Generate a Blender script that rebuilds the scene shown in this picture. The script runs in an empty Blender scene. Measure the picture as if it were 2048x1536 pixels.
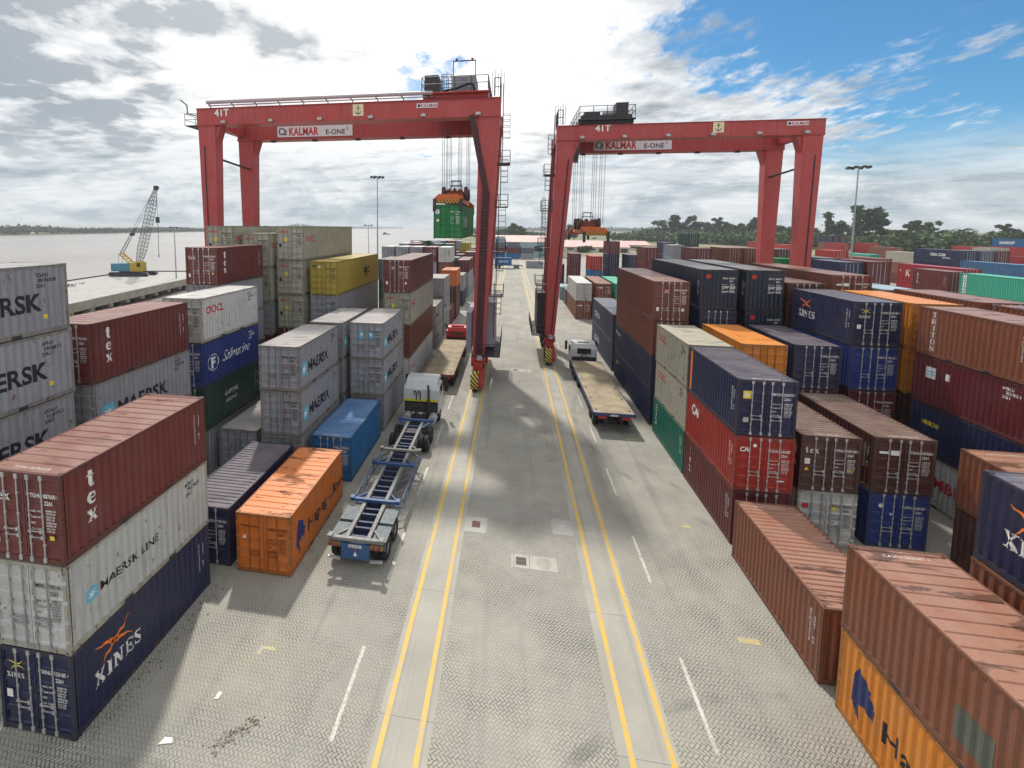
import bpy, bmesh, math, random
from mathutils import Vector, Matrix
R = math.radians
random.seed(7)
SC = bpy.context.scene
COL = SC.collection

# ------------------------------------------------------------------ objects
def tag(o, label=None, cat=None, group=None, kind=None):
    if label: o['label'] = label
    if cat: o['category'] = cat
    if group: o['group'] = group
    if kind: o['kind'] = kind
    return o

def empty(name, loc=(0, 0, 0), rz=0.0, label=None, cat=None, group=None):
    o = bpy.data.objects.new(name, None)
    o.location = loc; o.rotation_euler = (0, 0, rz); o.empty_display_size = 0.3
    COL.objects.link(o)
    return tag(o, label, cat, group)

def link(name, me, mats=None, parent=None, loc=None, rot=None):
    o = bpy.data.objects.new(name, me)
    COL.objects.link(o)
    if parent is not None: o.parent = parent
    if loc is not None: o.location = loc
    if rot is not None: o.rotation_euler = rot
    if mats is not None:
        if not isinstance(mats, (list, tuple)): mats = [mats]
        while len(me.materials) < len(mats): me.materials.append(None)
        for i, m in enumerate(mats):
            o.material_slots[i].link = 'OBJECT'
            o.material_slots[i].material = m
    return o

def copy_tree(o, parent=None):
    c = o.copy(); COL.objects.link(c)
    c.parent = parent
    for ch in list(o.children): copy_tree(ch, c)
    return c

class MB:
    """collects simple solids into one mesh"""
    def __init__(s): s.v = []; s.f = []; s.m = []; s.sm = []
    def add(s, vs, fs, mi=0, smooth=False):
        b = len(s.v); s.v += [tuple(v) for v in vs]
        for f in fs: s.f.append([b + i for i in f]); s.m.append(mi); s.sm.append(smooth)
        return s
    def box(s, x0, x1, y0, y1, z0, z1, mi=0):
        vs = [(x0,y0,z0),(x1,y0,z0),(x1,y1,z0),(x0,y1,z0),(x0,y0,z1),(x1,y0,z1),(x1,y1,z1),(x0,y1,z1)]
        return s.add(vs, [(0,3,2,1),(4,5,6,7),(0,1,5,4),(1,2,6,5),(2,3,7,6),(3,0,4,7)], mi)
    def hexa(s, bot, top, mi=0):
        return s.add(list(bot) + list(top), [(0,3,2,1),(4,5,6,7),(0,1,5,4),(1,2,6,5),(2,3,7,6),(3,0,4,7)], mi)
    def cbox(s, c, d, mi=0):
        return s.box(c[0]-d[0]/2, c[0]+d[0]/2, c[1]-d[1]/2, c[1]+d[1]/2, c[2]-d[2]/2, c[2]+d[2]/2, mi)
    def _fr(s, p, q):
        p = Vector(p); q = Vector(q); d = (q - p)
        d.normalize()
        up = Vector((0, 0, 1)) if abs(d.z) < 0.95 else Vector((0, 1, 0))
        a = d.cross(up).normalized(); b = a.cross(d).normalized()
        return p, q, a, b
    def bar(s, p, q, w, h=None, mi=0):
        h = h or w
        p, q, a, b = s._fr(p, q)
        vs = []
        for c in (p, q):
            for sa, sb in ((-1,-1),(1,-1),(1,1),(-1,1)): vs.append(c + a*sa*w/2 + b*sb*h/2)
        return s.add(vs, [(3,2,1,0),(4,5,6,7),(0,1,5,4),(1,2,6,5),(2,3,7,6),(3,0,4,7)], mi)
    def cyl(s, p, q, r, n=10, r2=None, mi=0, caps=True):
        r2 = r if r2 is None else r2
        p, q, a, b = s._fr(p, q)
        vs = []
        for c, rr in ((p, r), (q, r2)):
            for i in range(n):
                t = 2*math.pi*i/n
                vs.append(c + a*math.cos(t)*rr + b*math.sin(t)*rr)
        fs = [(i, (i+1) % n, n+(i+1) % n, n+i) for i in range(n)]
        s.add(vs, fs, mi, True)
        if caps: s.add(vs, [list(range(n))[::-1], list(range(n, 2*n))], mi)
        return s
    def path(s, pts, r, n=6, mi=0):
        for a, b in zip(pts, pts[1:]): s.cyl(a, b, r, n, mi=mi)
        return s
    def prism(s, poly, axis, a, b, mi=0):
        """poly in the plane normal to axis (x: (y,z), y: (x,z), z: (x,y))"""
        def P(t, k):
            return {'x': (k, t[0], t[1]), 'y': (t[0], k, t[1]), 'z': (t[0], t[1], k)}[axis]
        n = len(poly)
        vs = [P(t, a) for t in poly] + [P(t, b) for t in poly]
        fs = [(i, (i+1) % n, n+(i+1) % n, n+i) for i in range(n)] + [list(range(n))[::-1], list(range(n, 2*n))]
        return s.add(vs, fs, mi)
    def mesh(s, name='mesh', recalc=True):
        me = bpy.data.meshes.new(name)
        me.from_pydata(s.v, [], s.f)
        me.polygons.foreach_set('material_index', s.m)
        me.polygons.foreach_set('use_smooth', s.sm)
        if recalc:
            bm = bmesh.new(); bm.from_mesh(me)
            bmesh.ops.recalc_face_normals(bm, faces=bm.faces)
            bm.to_mesh(me); bm.free()
        for _ in range(max(s.m, default=0) + 1): me.materials.append(None)
        me.update()
        return me
    def obj(s, name, mats, parent=None, loc=None, rot=None):
        return link(name, s.mesh(name), mats, parent, loc, rot)

# ---------------------------------------------------------------- materials
def lin(c):
    return tuple((x/255/12.92 if x/255 <= 0.04045 else ((x/255+0.055)/1.055)**2.4) for x in c) + (1.0,)

class G:
    """small node-graph writer"""
    def __init__(s, nt): s.nt = nt
    def n(s, typ, ins=None, **at):
        nd = s.nt.nodes.new(typ)
        for k, v in at.items(): setattr(nd, k, v)
        for k, v in (ins or {}).items(): s.set(nd.inputs[k], v)
        return nd
    def set(s, sock, v):
        if isinstance(v, bpy.types.NodeSocket): s.nt.links.new(v, sock)
        else: sock.default_value = v
    def m(s, op, a, b=0.0, c=None, clamp=False):
        nd = s.nt.nodes.new('ShaderNodeMath'); nd.operation = op; nd.use_clamp = clamp
        s.set(nd.inputs[0], a); s.set(nd.inputs[1], b)
        if c is not None: s.set(nd.inputs[2], c)
        return nd.outputs[0]
    def vm(s, op, a, b=(0, 0, 0)):
        nd = s.nt.nodes.new('ShaderNodeVectorMath'); nd.operation = op
        s.set(nd.inputs[0], a); s.set(nd.inputs[1], b)
        return nd.outputs['Value' if op in ('DOT_PRODUCT', 'LENGTH') else 'Vector']
    def mix(s, f, a, b, typ='MIX'):
        nd = s.nt.nodes.new('ShaderNodeMix'); nd.data_type = 'RGBA'; nd.blend_type = typ
        s.set(nd.inputs[0], f); s.set(nd.inputs[6], a); s.set(nd.inputs[7], b)
        return nd.outputs[2]
    def ramp(s, v, lo, hi, a=0.0, b=1.0):
        nd = s.nt.nodes.new('ShaderNodeMapRange'); nd.interpolation_type = 'SMOOTHSTEP'
        s.set(nd.inputs[0], v); s.set(nd.inputs[1], lo); s.set(nd.inputs[2], hi); s.set(nd.inputs[3], a); s.set(nd.inputs[4], b)
        return nd.outputs[0]
    def noise(s, v, scale, detail=4, rough=0.55, dist=0.0):
        nd = s.n('ShaderNodeTexNoise', {'Vector': v, 'Scale': scale, 'Detail': detail, 'Roughness': rough, 'Distortion': dist})
        return nd.outputs['Fac'] if 'Fac' in nd.outputs else nd.outputs[0]
    def scale(s, v, k): return s.vm('MULTIPLY', v, k)

def new_mat(name):
    m = bpy.data.materials.new(name); m.use_nodes = True
    nt = m.node_tree; nt.nodes.clear()
    g = G(nt)
    b = g.n('ShaderNodeBsdfPrincipled'); o = g.n('ShaderNodeOutputMaterial')
    nt.links.new(b.outputs[0], o.inputs[0])
    return m, g, b

def coords(g):
    tc = g.n('ShaderNodeTexCoord'); oi = g.n('ShaderNodeObjectInfo')
    r = oi.outputs['Random']
    off = g.n('ShaderNodeCombineXYZ', {0: g.m('MULTIPLY', r, 37.0), 1: g.m('MULTIPLY', r, 91.0), 2: g.m('MULTIPLY', r, 53.0)})
    return g.vm('ADD', tc.outputs['Object'], off.outputs[0]), r

_pm = {}
def paint(srgb, rough=0.45, rust=0.5, dirt=0.5, fade=0.5, name='painted steel'):
    key = ('p', srgb, rough, rust, dirt, fade)
    if key in _pm: return _pm[key]
    m, g, b = new_mat(name)
    p, r = coords(g)
    base = tuple(v*.76 for v in lin(srgb)[:3]) + (1,)
    lum = 0.3*base[0] + 0.5*base[1] + 0.2*base[2]
    faded = tuple(base[i]*0.8 + (lum*0.6 + 0.12)*0.2 for i in range(3)) + (1,)
    dk = tuple(base[i]*0.45 + 0.012 for i in range(3)) + (1,)
    c = g.mix(g.m('MULTIPLY', g.ramp(g.noise(p, 0.7, 5, 0.6), 0.38, 0.68), fade), base, faded)
    st = g.ramp(g.noise(g.scale(p, (3.2, 3.2, 0.2)), 2.0, 6, 0.68), 0.47, 0.74)
    c = g.mix(g.m('MULTIPLY', st, 0.9*dirt), c, dk)
    st2 = g.ramp(g.noise(g.scale(p, (6, 6, 0.3)), 2.0, 5, 0.7), 0.60, 0.74)
    c = g.mix(g.m('MULTIPLY', st2, 0.65*rust), c, lin((112, 66, 42)))
    vo = g.n('ShaderNodeTexVoronoi', {'Vector': g.scale(p, (1, .62, .8)), 'Scale': 1.0}, distance='CHEBYCHEV')
    vr = g.n('ShaderNodeSeparateColor', {0: vo.outputs['Color']}).outputs[0]
    c = g.mix(g.m('MULTIPLY', g.ramp(vr, 0.80, 0.84), 0.30*fade), c, dk)
    c = g.mix(g.m('MULTIPLY', g.ramp(vr, 0.16, 0.12), 0.5*fade), c, faded)
    gr = g.ramp(g.noise(p, 9.0, 6, 0.7), 0.45, 0.75)
    c = g.mix(g.m('MULTIPLY', gr, 0.28*dirt), c, dk)
    ru = g.ramp(g.noise(g.scale(p, (1, 1, 0.55)), 4.0, 10, 0.74, 0.4), 0.65-0.065*rust, 0.70-0.045*rust)
    c = g.mix(g.m('MULTIPLY', ru, min(1, 0.9*rust)), c, lin((92, 52, 32)))
    sc_ = g.ramp(g.noise(g.scale(p, (1, .12, 1.6)), 9.0, 6, 0.7), 0.66, 0.70)
    c = g.mix(g.m('MULTIPLY', sc_, 0.55*rust), c, tuple(min(1, faded[i]*1.25+.03) for i in range(3)) + (1,))
    hv = g.n('ShaderNodeHueSaturation', {'Hue': 0.5, 'Saturation': 1.0, 'Value': g.m('ADD', g.m('MULTIPLY', r, 0.2), 0.9), 'Color': c})
    g.set(b.inputs['Base Color'], hv.outputs[0])
    g.set(b.inputs['Roughness'], g.m('ADD', g.m('MULTIPLY', gr, 0.25), rough))
    bp = g.n('ShaderNodeBump', {'Strength': 0.6, 'Distance': 0.05, 'Height': g.noise(p, 1.6, 5, 0.65)})
    g.set(b.inputs['Normal'], bp.outputs[0])
    _pm[key] = m
    return m

def roof_paint(srgb, dust_and_light=0.5, stain=0.3):
    key = ('r', srgb, dust_and_light, stain)
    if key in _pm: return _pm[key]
    m, g, b = new_mat('weathered roof with painted light')
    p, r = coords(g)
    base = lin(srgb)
    lit_chalk = tuple(base[i]*0.5 + v*0.5 for i, v in enumerate((0.52, 0.43, 0.345))) + (1,)  # pale tone paints sun and sky gloss into the roof, besides real bleaching
    c = g.mix(g.ramp(g.noise(p, 1.1, 6, 0.65), 0.25, 0.7, 0.6*dust_and_light, 1.15*dust_and_light), base, lit_chalk)
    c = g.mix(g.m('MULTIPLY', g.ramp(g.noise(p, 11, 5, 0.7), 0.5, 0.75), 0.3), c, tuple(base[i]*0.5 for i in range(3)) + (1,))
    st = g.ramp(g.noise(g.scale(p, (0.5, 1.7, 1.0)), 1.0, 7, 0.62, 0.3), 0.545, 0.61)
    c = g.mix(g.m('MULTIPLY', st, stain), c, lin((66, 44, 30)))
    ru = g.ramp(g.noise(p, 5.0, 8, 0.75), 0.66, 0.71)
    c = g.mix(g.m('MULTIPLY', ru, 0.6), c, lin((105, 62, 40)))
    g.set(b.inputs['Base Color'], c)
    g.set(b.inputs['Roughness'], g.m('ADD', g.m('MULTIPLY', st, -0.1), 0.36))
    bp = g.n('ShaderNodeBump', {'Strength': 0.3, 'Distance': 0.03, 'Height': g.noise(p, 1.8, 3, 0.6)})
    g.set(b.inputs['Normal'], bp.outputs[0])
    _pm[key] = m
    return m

def simple(name, srgb, rough=0.6, var=0.25, scale=4.0, metal=0.0, bump=0.0):
    key = ('s', name, srgb, rough)
    if key in _pm: return _pm[key]
    m, g, b = new_mat(name)
    p, r = coords(g)
    base = lin(srgb)
    n = g.noise(p, scale, 6, 0.65)
    lo = tuple(x*(1-var) for x in base[:3]) + (1,); hi = tuple(min(1, x*(1+var)) for x in base[:3]) + (1,)
    g.set(b.inputs['Base Color'], g.mix(g.ramp(n, 0.3, 0.7), lo, hi))
    b.inputs['Roughness'].default_value = rough
    b.inputs['Metallic'].default_value = metal
    if bump:
        bp = g.n('ShaderNodeBump', {'Strength': bump, 'Distance': 0.05, 'Height': n})
        g.set(b.inputs['Normal'], bp.outputs[0])
    _pm[key] = m
    return m

M_GALV = simple('galvanised steel', (178, 176, 176), 0.45, 0.2, 9, 0.3)
M_STEEL = simple('dark steel', (58, 58, 62), 0.5, 0.3, 6, 0.3)
M_BLACK = simple('black rubber', (28, 28, 30), 0.8, 0.3, 8)
M_RIM = simple('wheel rim', (150, 150, 150), 0.5, 0.3, 8, 0.4)
M_WHITE = simple('white lettering', (225, 224, 220), 0.6, 0.1, 12)
M_INK = simple('black lettering', (28, 30, 38), 0.6, 0.15, 12)
M_NAVYINK = simple('navy lettering', (38, 48, 98), 0.6, 0.15, 12)
M_REDINK = simple('red lettering', (185, 40, 45), 0.6, 0.15, 12)
M_YELINK = simple('yellow lettering', (215, 195, 60), 0.6, 0.15, 12)
M_ORINK = simple('orange emblem', (235, 125, 45), 0.6, 0.1, 12)
M_SKYINK = simple('light blue emblem', (90, 175, 205), 0.6, 0.1, 12)
M_GLASS, _g, _b = new_mat('dark glass')
_b.inputs['Base Color'].default_value = lin((20, 26, 28)); _b.inputs['Roughness'].default_value = 0.08
M_CRANE = paint((194, 66, 64), 0.42, 0.3, 0.7, 0.5, 'crane red paint')
M_CRANE2 = paint((190, 52, 46), 0.42, 0.3, 0.6, 0.3, 'bogie red paint')
M_ORANGE_S = paint((222, 108, 34), 0.45, 0.4, 0.6, 0.3, 'spreader orange paint')
# ------------------------------------------------------------------ writing
_tc = {}
def text2d(txt, size=1.0, bold=0.0, shear=0.0, spacing=1.0, xs=1.0):
    """letters as a flat (verts, faces) pair, lower left corner at 0,0; size = cap height"""
    key = (txt, size, bold, shear, spacing, xs)
    if key in _tc: return _tc[key]
    cu = bpy.data.curves.new('lettering', 'FONT')
    cu.body = txt; cu.size = size/0.69; cu.offset = bold*size; cu.shear = shear; cu.space_character = spacing
    cu.resolution_u = 3; cu.fill_mode = 'FRONT'
    ob = bpy.data.objects.new('lettering', cu)
    me = bpy.data.meshes.new_from_object(ob)
    vs = [(v.co.x*xs, v.co.y) for v in me.vertices]
    fs = [list(p.vertices) for p in me.polygons]
    bpy.data.objects.remove(ob); bpy.data.curves.remove(cu); bpy.data.meshes.remove(me)
    if vs:
        x0 = min(v[0] for v in vs)
        vs = [(x-x0, y) for x, y in vs]
    _tc[key] = (vs, fs)
    return _tc[key]

def strokes(segs):
    """segs: (x0,y0,x1,y1,w) -> flat quads"""
    vs, fs = [], []
    for x0, y0, x1, y1, w in segs:
        dx, dy = x1-x0, y1-y0; l = math.hypot(dx, dy) or 1
        nx, ny = -dy/l*w/2, dx/l*w/2
        b = len(vs)
        vs += [(x0+nx, y0+ny), (x1+nx, y1+ny), (x1-nx, y1-ny), (x0-nx, y0-ny)]
        fs.append([b+3, b+2, b+1, b])
    return vs, fs

def disc(cx, cy, r, n=20, r0=0.0):
    vs = [(cx+r*math.cos(2*math.pi*i/n), cy+r*math.sin(2*math.pi*i/n)) for i in range(n)]
    if r0 <= 0: return vs, [list(range(n))]
    vs += [(cx+r0*math.cos(2*math.pi*i/n), cy+r0*math.sin(2*math.pi*i/n)) for i in range(n)]
    return vs, [[i, (i+1) % n, n+(i+1) % n, n+i] for i in range(n)]

def rect(x0, y0, x1, y1): return [(x0, y0), (x1, y0), (x1, y1), (x0, y1)], [[0, 1, 2, 3]]

def poly(pts): return list(pts), [list(range(len(pts)))]

def star(cx, cy, r, n=7, inner=0.4, rot=90):
    pts = []
    for i in range(2*n):
        t = R(rot) + math.pi*i/n; q = r if i % 2 == 0 else r*inner
        pts.append((cx+q*math.cos(t), cy+q*math.sin(t)))
    vs = [(cx, cy)] + pts
    return vs, [[0, 1+i, 1+(i+1) % (2*n)] for i in range(2*n)]

def join(*parts):
    V, F = [], []
    for vs, fs in parts:
        b = len(V); V += vs; F += [[b+i for i in f] for f in fs]
    return V, F

def shift(p, dx, dy, k=1.0): return [(x*k+dx, y*k+dy) for x, y in p[0]], p[1]

def width(p): return max(v[0] for v in p[0]) - min(v[0] for v in p[0])

# a heavy serif alphabet drawn with strokes (unit cap height), for the serif names
def serif(txt, h=1.0, gap=0.14):
    T, t, s = 0.21, 0.09, 0.07
    D = {
     'X': (0.8, [(.16,.06,.62,.94,t),(.12,.94,.68,.06,T),(0,.035,.34,.035,s),(.46,.035,.8,.035,s),(0,.965,.34,.965,s),(.46,.965,.8,.965,s)]),
     'I': (0.4, [(.2,0,.2,1,T),(.02,.035,.38,.035,s),(.02,.965,.38,.965,s)]),
     'N': (0.8, [(.14,0,.14,1,t),(.66,0,.66,1,t),(.12,.97,.66,.03,T),(0,.035,.3,.035,s),(0,.965,.26,.965,s),(.52,.965,.8,.965,s)]),
     'E': (0.66, [(.17,0,.17,1,T),(0,.04,.62,.04,.08),(0,.96,.62,.96,.08),(.17,.5,.46,.5,.08),(.6,0,.6,.26,.07),(.6,.74,.6,1,.07),(.46,.36,.46,.64,.06)]),
     'S': (0.62, [(.1,.02,.1,.3,.08),(.1,.08,.42,.05,.1),(.46,.08,.54,.28,.17),(.54,.25,.1,.72,.2),(.1,.7,.16,.92,.15),(.16,.94,.48,.95,.1),(.52,.7,.52,.98,.08)]),
     'T': (0.74, [(.37,0,.37,1,T),(.17,.035,.57,.035,s),(0,.95,.74,.95,.1),(.04,.74,.04,1,.08),(.7,.74,.7,1,.08)]),
     'R': (0.8, [(.17,0,.17,1,T),(0,.035,.36,.035,s),(0,.965,.44,.965,s),(.3,.95,.56,.9,.1),(.58,.9,.58,.58,.18),(.56,.56,.2,.5,.09),(.36,.5,.66,.02,T),(.56,.035,.8,.035,s)]),
     'O': (0.8, [(.14,.22,.14,.78,T),(.66,.22,.66,.78,T),(.12,.26,.3,.05,.15),(.28,.05,.52,.05,.09),(.5,.05,.68,.26,.15),(.12,.74,.3,.95,.15),(.28,.95,.52,.95,.09),(.5,.95,.68,.74,.15)]),
     'K': (0.84, [(.17,0,.17,1,T),(0,.035,.36,.035,s),(0,.965,.36,.965,s),(.24,.44,.66,.94,t),(.34,.58,.7,.02,T),(.54,.035,.84,.035,s),(.5,.965,.82,.965,s)]),
     'L': (0.64, [(.17,0,.17,1,T),(0,.04,.62,.04,.08),(0,.965,.36,.965,s),(.6,0,.6,.3,.08)]),
     't': (0.5, [(.22,.16,.22,.98,.2),(.0,.68,.46,.68,.09),(.2,.16,.3,.05,.17),(.26,.05,.48,.12,.09)]),
     'e': (0.62, [(.13,.2,.13,.52,.2),(.13,.22,.26,.05,.15),(.24,.05,.56,.14,.1),(.13,.5,.26,.67,.14),(.24,.67,.44,.67,.09),(.42,.66,.53,.4,.15),(.13,.38,.56,.38,.07)]),
     'x': (0.66, [(.1,.66,.54,.04,.19),(.14,.03,.5,.66,.08),(0,.03,.26,.03,.07),(.4,.03,.66,.03,.07),(0,.67,.28,.67,.07),(.38,.67,.64,.67,.07)]),
     ' ': (0.4, []),
    }
    V, F, x = [], [], 0.0
    for ch in txt:
        w, sg = D[ch]
        p = strokes(sg)
        b = len(V); V += [((vx+x)*h, vy*h) for vx, vy in p[0]]; F += [[b+i for i in f] for f in p[1]]
        x += w + gap
    return V, F

def stacked(txt, h, step, font='serif', **kw):
    """letters set one under the other, first on top; lower left of the column at 0,0"""
    parts = []
    for i, ch in enumerate(txt):
        p = serif(ch, h) if font == 'serif' else text2d(ch, h, **kw)
        parts.append(shift(p, -width(p)/2, (len(txt)-1-i)*step))
    return join(*parts)
# -------------------------------------------------------------- containers
CW = 1.219                       # half width
PALETTE = {                      # paint, words, light and bleaching painted into the roof, stain on the roof
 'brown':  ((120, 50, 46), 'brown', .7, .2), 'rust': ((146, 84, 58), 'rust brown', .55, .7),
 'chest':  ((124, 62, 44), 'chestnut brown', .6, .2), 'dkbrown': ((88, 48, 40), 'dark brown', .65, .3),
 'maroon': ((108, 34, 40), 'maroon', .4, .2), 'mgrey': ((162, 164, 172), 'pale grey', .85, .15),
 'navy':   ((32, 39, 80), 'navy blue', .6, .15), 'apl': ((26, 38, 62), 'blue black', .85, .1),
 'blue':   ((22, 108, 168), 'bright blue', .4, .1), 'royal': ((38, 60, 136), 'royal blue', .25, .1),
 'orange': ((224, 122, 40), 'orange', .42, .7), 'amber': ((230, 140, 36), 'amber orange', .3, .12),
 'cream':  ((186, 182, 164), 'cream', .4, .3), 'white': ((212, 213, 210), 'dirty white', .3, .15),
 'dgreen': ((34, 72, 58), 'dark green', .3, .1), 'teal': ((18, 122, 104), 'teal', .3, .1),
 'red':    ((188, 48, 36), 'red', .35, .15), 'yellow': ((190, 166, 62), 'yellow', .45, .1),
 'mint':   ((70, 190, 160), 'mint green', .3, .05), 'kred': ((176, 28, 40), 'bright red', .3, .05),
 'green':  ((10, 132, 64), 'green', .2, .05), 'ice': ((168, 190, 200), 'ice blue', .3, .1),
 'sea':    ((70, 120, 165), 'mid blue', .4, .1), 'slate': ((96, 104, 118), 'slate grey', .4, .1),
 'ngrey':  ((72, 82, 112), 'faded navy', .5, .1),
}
def ncor(L): return 21 if L < 7 else 42
def wall_depth(y, L):
    n = ncor(L); p = (L-0.24)/n; t = ((y-0.12)/p) % 1.0
    if y <= 0.12 or y >= L-0.12: return 0.012
    if t < .26: return .012
    if t < .5: return .012+.036*(t-.26)/.24
    if t < .76: return .048
    return .048-.036*(t-.76)/.24
def folds(L):
    n = ncor(L); p = (L-0.24)/n
    return [0.12+p*(i+t) for i in range(n) for t in (0, .26, .5, .76)] + [L-0.12]

_cm = {}
def cmesh(kind, L, H, var=0):
    key = (kind, L, H, var)
    if key in _cm: return _cm[key]
    b = MB()
    if kind == 'side':                                   # the +x wall; the other one is turned round
        ys = folds(L); vs = []
        for y in ys:
            x = CW-wall_depth(y, L); vs += [(x, y, .15), (x, y, H-.09)]
        b.add(vs, [(2*i, 2*i+2, 2*i+3, 2*i+1) for i in range(len(ys)-1)])
    elif kind == 'side2':
        ys = folds(L); vs = []
        for y in ys:
            x = -CW+wall_depth(y, L); vs += [(x, y, .15), (x, y, H-.09)]
        b.add(vs, [(2*i, 2*i+1, 2*i+3, 2*i+2) for i in range(len(ys)-1)])
    elif kind in ('end', 'endfront'):
        n = 8; x0, x1 = -CW+.13, CW-.13; p = (x1-x0)/n; vs = []
        sg = 1 if kind == 'end' else -1; yb = L if kind == 'end' else 0
        for i in range(n+1):
            for t, d in ((0, .02), (.26, .02), (.5, .06), (.76, .06)):
                if i == n and t > 0: break
                x = x0+p*(i+t); vs += [(x, yb-sg*d, .15), (x, yb-sg*d, H-.1)]
        m = len(vs)//2
        b.add(vs, [(2*i, 2*i+1, 2*i+3, 2*i+2) for i in range(m-1)])
    elif kind == 'roof':
        n = (14 if var == 0 else 23)*(1 if L < 7 else 2); y0, y1 = .16, L-.16; p = (y1-y0)/n
        z = H-.018; vs = []; prof = ((0, 0), (.80, 0), (.86, -.026), (.94, -.026)) if var == 0 else ((0, 0), (.42, 0), (.54, -.034), (.86, -.034))
        for i in range(n+1):
            for t, d in prof:
                if i == n and t > 0: break
                y = y0+p*(i+t); vs += [(-CW+.1, y, z+d), (CW-.1, y, z+d)]
        m = len(vs)//2
        b.add(vs, [(2*i, 2*i+1, 2*i+3, 2*i+2) for i in range(m-1)])
        for ya, yb in ((.06, .16), (L-.16, L-.06)): b.add([(-CW+.1, ya, z), (CW-.1, ya, z), (CW-.1, yb, z), (-CW+.1, yb, z)], [(0, 1, 2, 3)])
        for xa, xb in ((-CW+.03, -CW+.1), (CW-.1, CW-.03)): b.add([(xa, .06, z), (xb, .06, z), (xb, L-.06, z), (xa, L-.06, z)], [(0, 1, 2, 3)])
    elif kind == 'frame':
        for sx in (-1, 1):
            xo = sx*(CW-.006)
            b.box(*sorted((xo, sx*(CW-.115))), .004, .09, .1, H-.1)          # door posts
            b.box(*sorted((xo, sx*(CW-.13))), L-.12, L-.004, .1, H-.1)       # front posts
            b.box(*sorted((xo, sx*(CW-.06))), .1, L-.12, .015, .17)          # bottom rail
            b.box(*sorted((sx*(CW-.004), sx*(CW-.065))), .1, L-.12, H-.1, H-.012)  # top rail
            for k in range(2): b.box(*sorted((xo+sx*.002, sx*(CW-.03))), (L/2-1.15 if k == 0 else L/2+.8), (L/2-.8 if k == 0 else L/2+1.15), .02, .125, 1) if L < 7 else None
        b.box(-CW+.115, CW-.115, .008, .1, .02, .16); b.box(-CW+.115, CW-.115, .008, .1, H-.13, H-.012)
        b.box(-CW+.13, CW-.13, L-.1, L-.008, .02, .16); b.box(-CW+.13, CW-.13, L-.1, L-.008, H-.12, H-.012)
        b.box(-CW+.07, CW-.07, .1, L-.12, .12, .165)                          # floor
        if var == 1:
            for sx in (-1, 1):
                for y in (0, L-.178):
                    for z in (0, H-.118): b.box(*sorted((sx*CW, sx*(CW-.16))), y, y+.178, z, z+.118)
    elif kind == 'cast':                                 # one corner casting, origin at its outer lower corner (x=0,y=0)
        b.box(-.162, 0, 0, .178, 0, .118)
        b.box(-.11, -.05, -.002, .02, .03, .09, 1); b.box(-.02, .002, .055, .125, .03, .09, 1)
        b.box(-.12, -.045, .04, .14, .10, .1195, 1)
    elif kind in ('doorl', 'doorr'):
        x0, x1 = (-CW+.12, -.012) if kind == 'doorl' else (.012, CW-.12)
        z0, z1 = .165, H-.135; n = 5; p = (z1-z0)/n
        prof = []
        for i in range(n):
            for t, d in ((0, .0), (.16, .0), (.22, .026), (.78, .026), (.84, 0)): prof.append((z0+p*(i+t), .032+d))
        prof.append((z1, .032)); vs = []
        xa, xb = x0+.05, x1-.05
        for z, y in prof: vs += [(xa, y, z), (xb, y, z)]
        b.add(vs, [(2*i, 2*i+1, 2*i+3, 2*i+2) for i in range(len(prof)-1)])
        b.box(x0, xa, .03, .075, z0, z1); b.box(xb, x1, .03, .075, z0, z1)
        b.box(xa, xb, .0305, .075, z0-.004, z0+.05); b.box(xa, xb, .0305, .075, z1-.05, z1+.004)
        hx = (-CW+.075) if kind == 'doorl' else CW-.075
        for k in range(4):
            zz = .4+(H-.85)*k/3; b.box(hx-.07, hx+.07, -.006, .03, zz-.05, zz+.05)
        b.box(x0, x1, .074, .09, z0, z1)
    elif kind == 'bar':                                  # one locking bar at x=0
        b.cyl((0, .004, .1), (0, .004, H-.07), .02, 8)
        for z in (.12, H-.12): b.box(-.05, .05, -.012, .03, z-.07, z+.07)
        for z in (.55, H/2+.1, H-.6): b.box(-.035, .035, -.008, .032, z-.03, z+.03)
    elif kind == 'handle':
        b.bar((0, -.02, .0), (.40, -.012, .0), .03, .02); b.box(.33, .42, -.03, .03, -.05, .05); b.box(-.04, .04, -.025, .02, -.04, .04)
    elif kind == 'lod':                                  # small far copy: walls 0, roof 1, bars 2
        for sx in (-1, 1):
            ys = folds(L)[::1]; vs = []
            for y in [0]+ys+[L]:
                x = sx*(CW-wall_depth(y, L)); vs += [(x, y, 0.03), (x, y, H-.05)]
            b.add(vs, [(2*i, 2*i+2, 2*i+3, 2*i+1) for i in range(len(vs)//2-1)])
            b.box(*sorted((sx*CW, sx*(CW-.07))), 0, L, H-.1, H-.006); b.box(*sorted((sx*CW, sx*(CW-.07))), 0, L, .01, .14)
            for y in (0, L-.15): b.box(*sorted((sx*(CW+.002), sx*(CW-.14))), y-.002, y+.15, 0, H)
        b.box(-CW+.12, CW-.12, .04, .1, .1, H-.1); b.box(-CW+.1, CW-.1, L-.1, L-.04, .1, H-.1)
        b.box(-CW+.14, CW-.14, .004, .08, H-.14, H-.01); b.box(-CW+.14, CW-.14, .004, .08, .01, .14)
        n = 14*(1 if L < 7 else 2); z = H-.02; p = (L-.2)/n; vs = []
        for i in range(n+1):
            for t, d in ((0, 0), (.7, 0), (.8, -.02), (.92, -.02)):
                if i == n and t > 0: break
                vs += [(-CW+.07, .1+p*(i+t), z+d), (CW-.07, .1+p*(i+t), z+d)]
        b.add(vs, [(2*i, 2*i+1, 2*i+3, 2*i+2) for i in range(len(vs)//2-1)], 1)
        for x in (-.62, -.17, .17, .62): b.box(x-.02, x+.02, .005, .04, .1, H-.08, 2)
        b.box(-.015, .015, .03, .045, .15, H-.15, 3)
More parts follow.
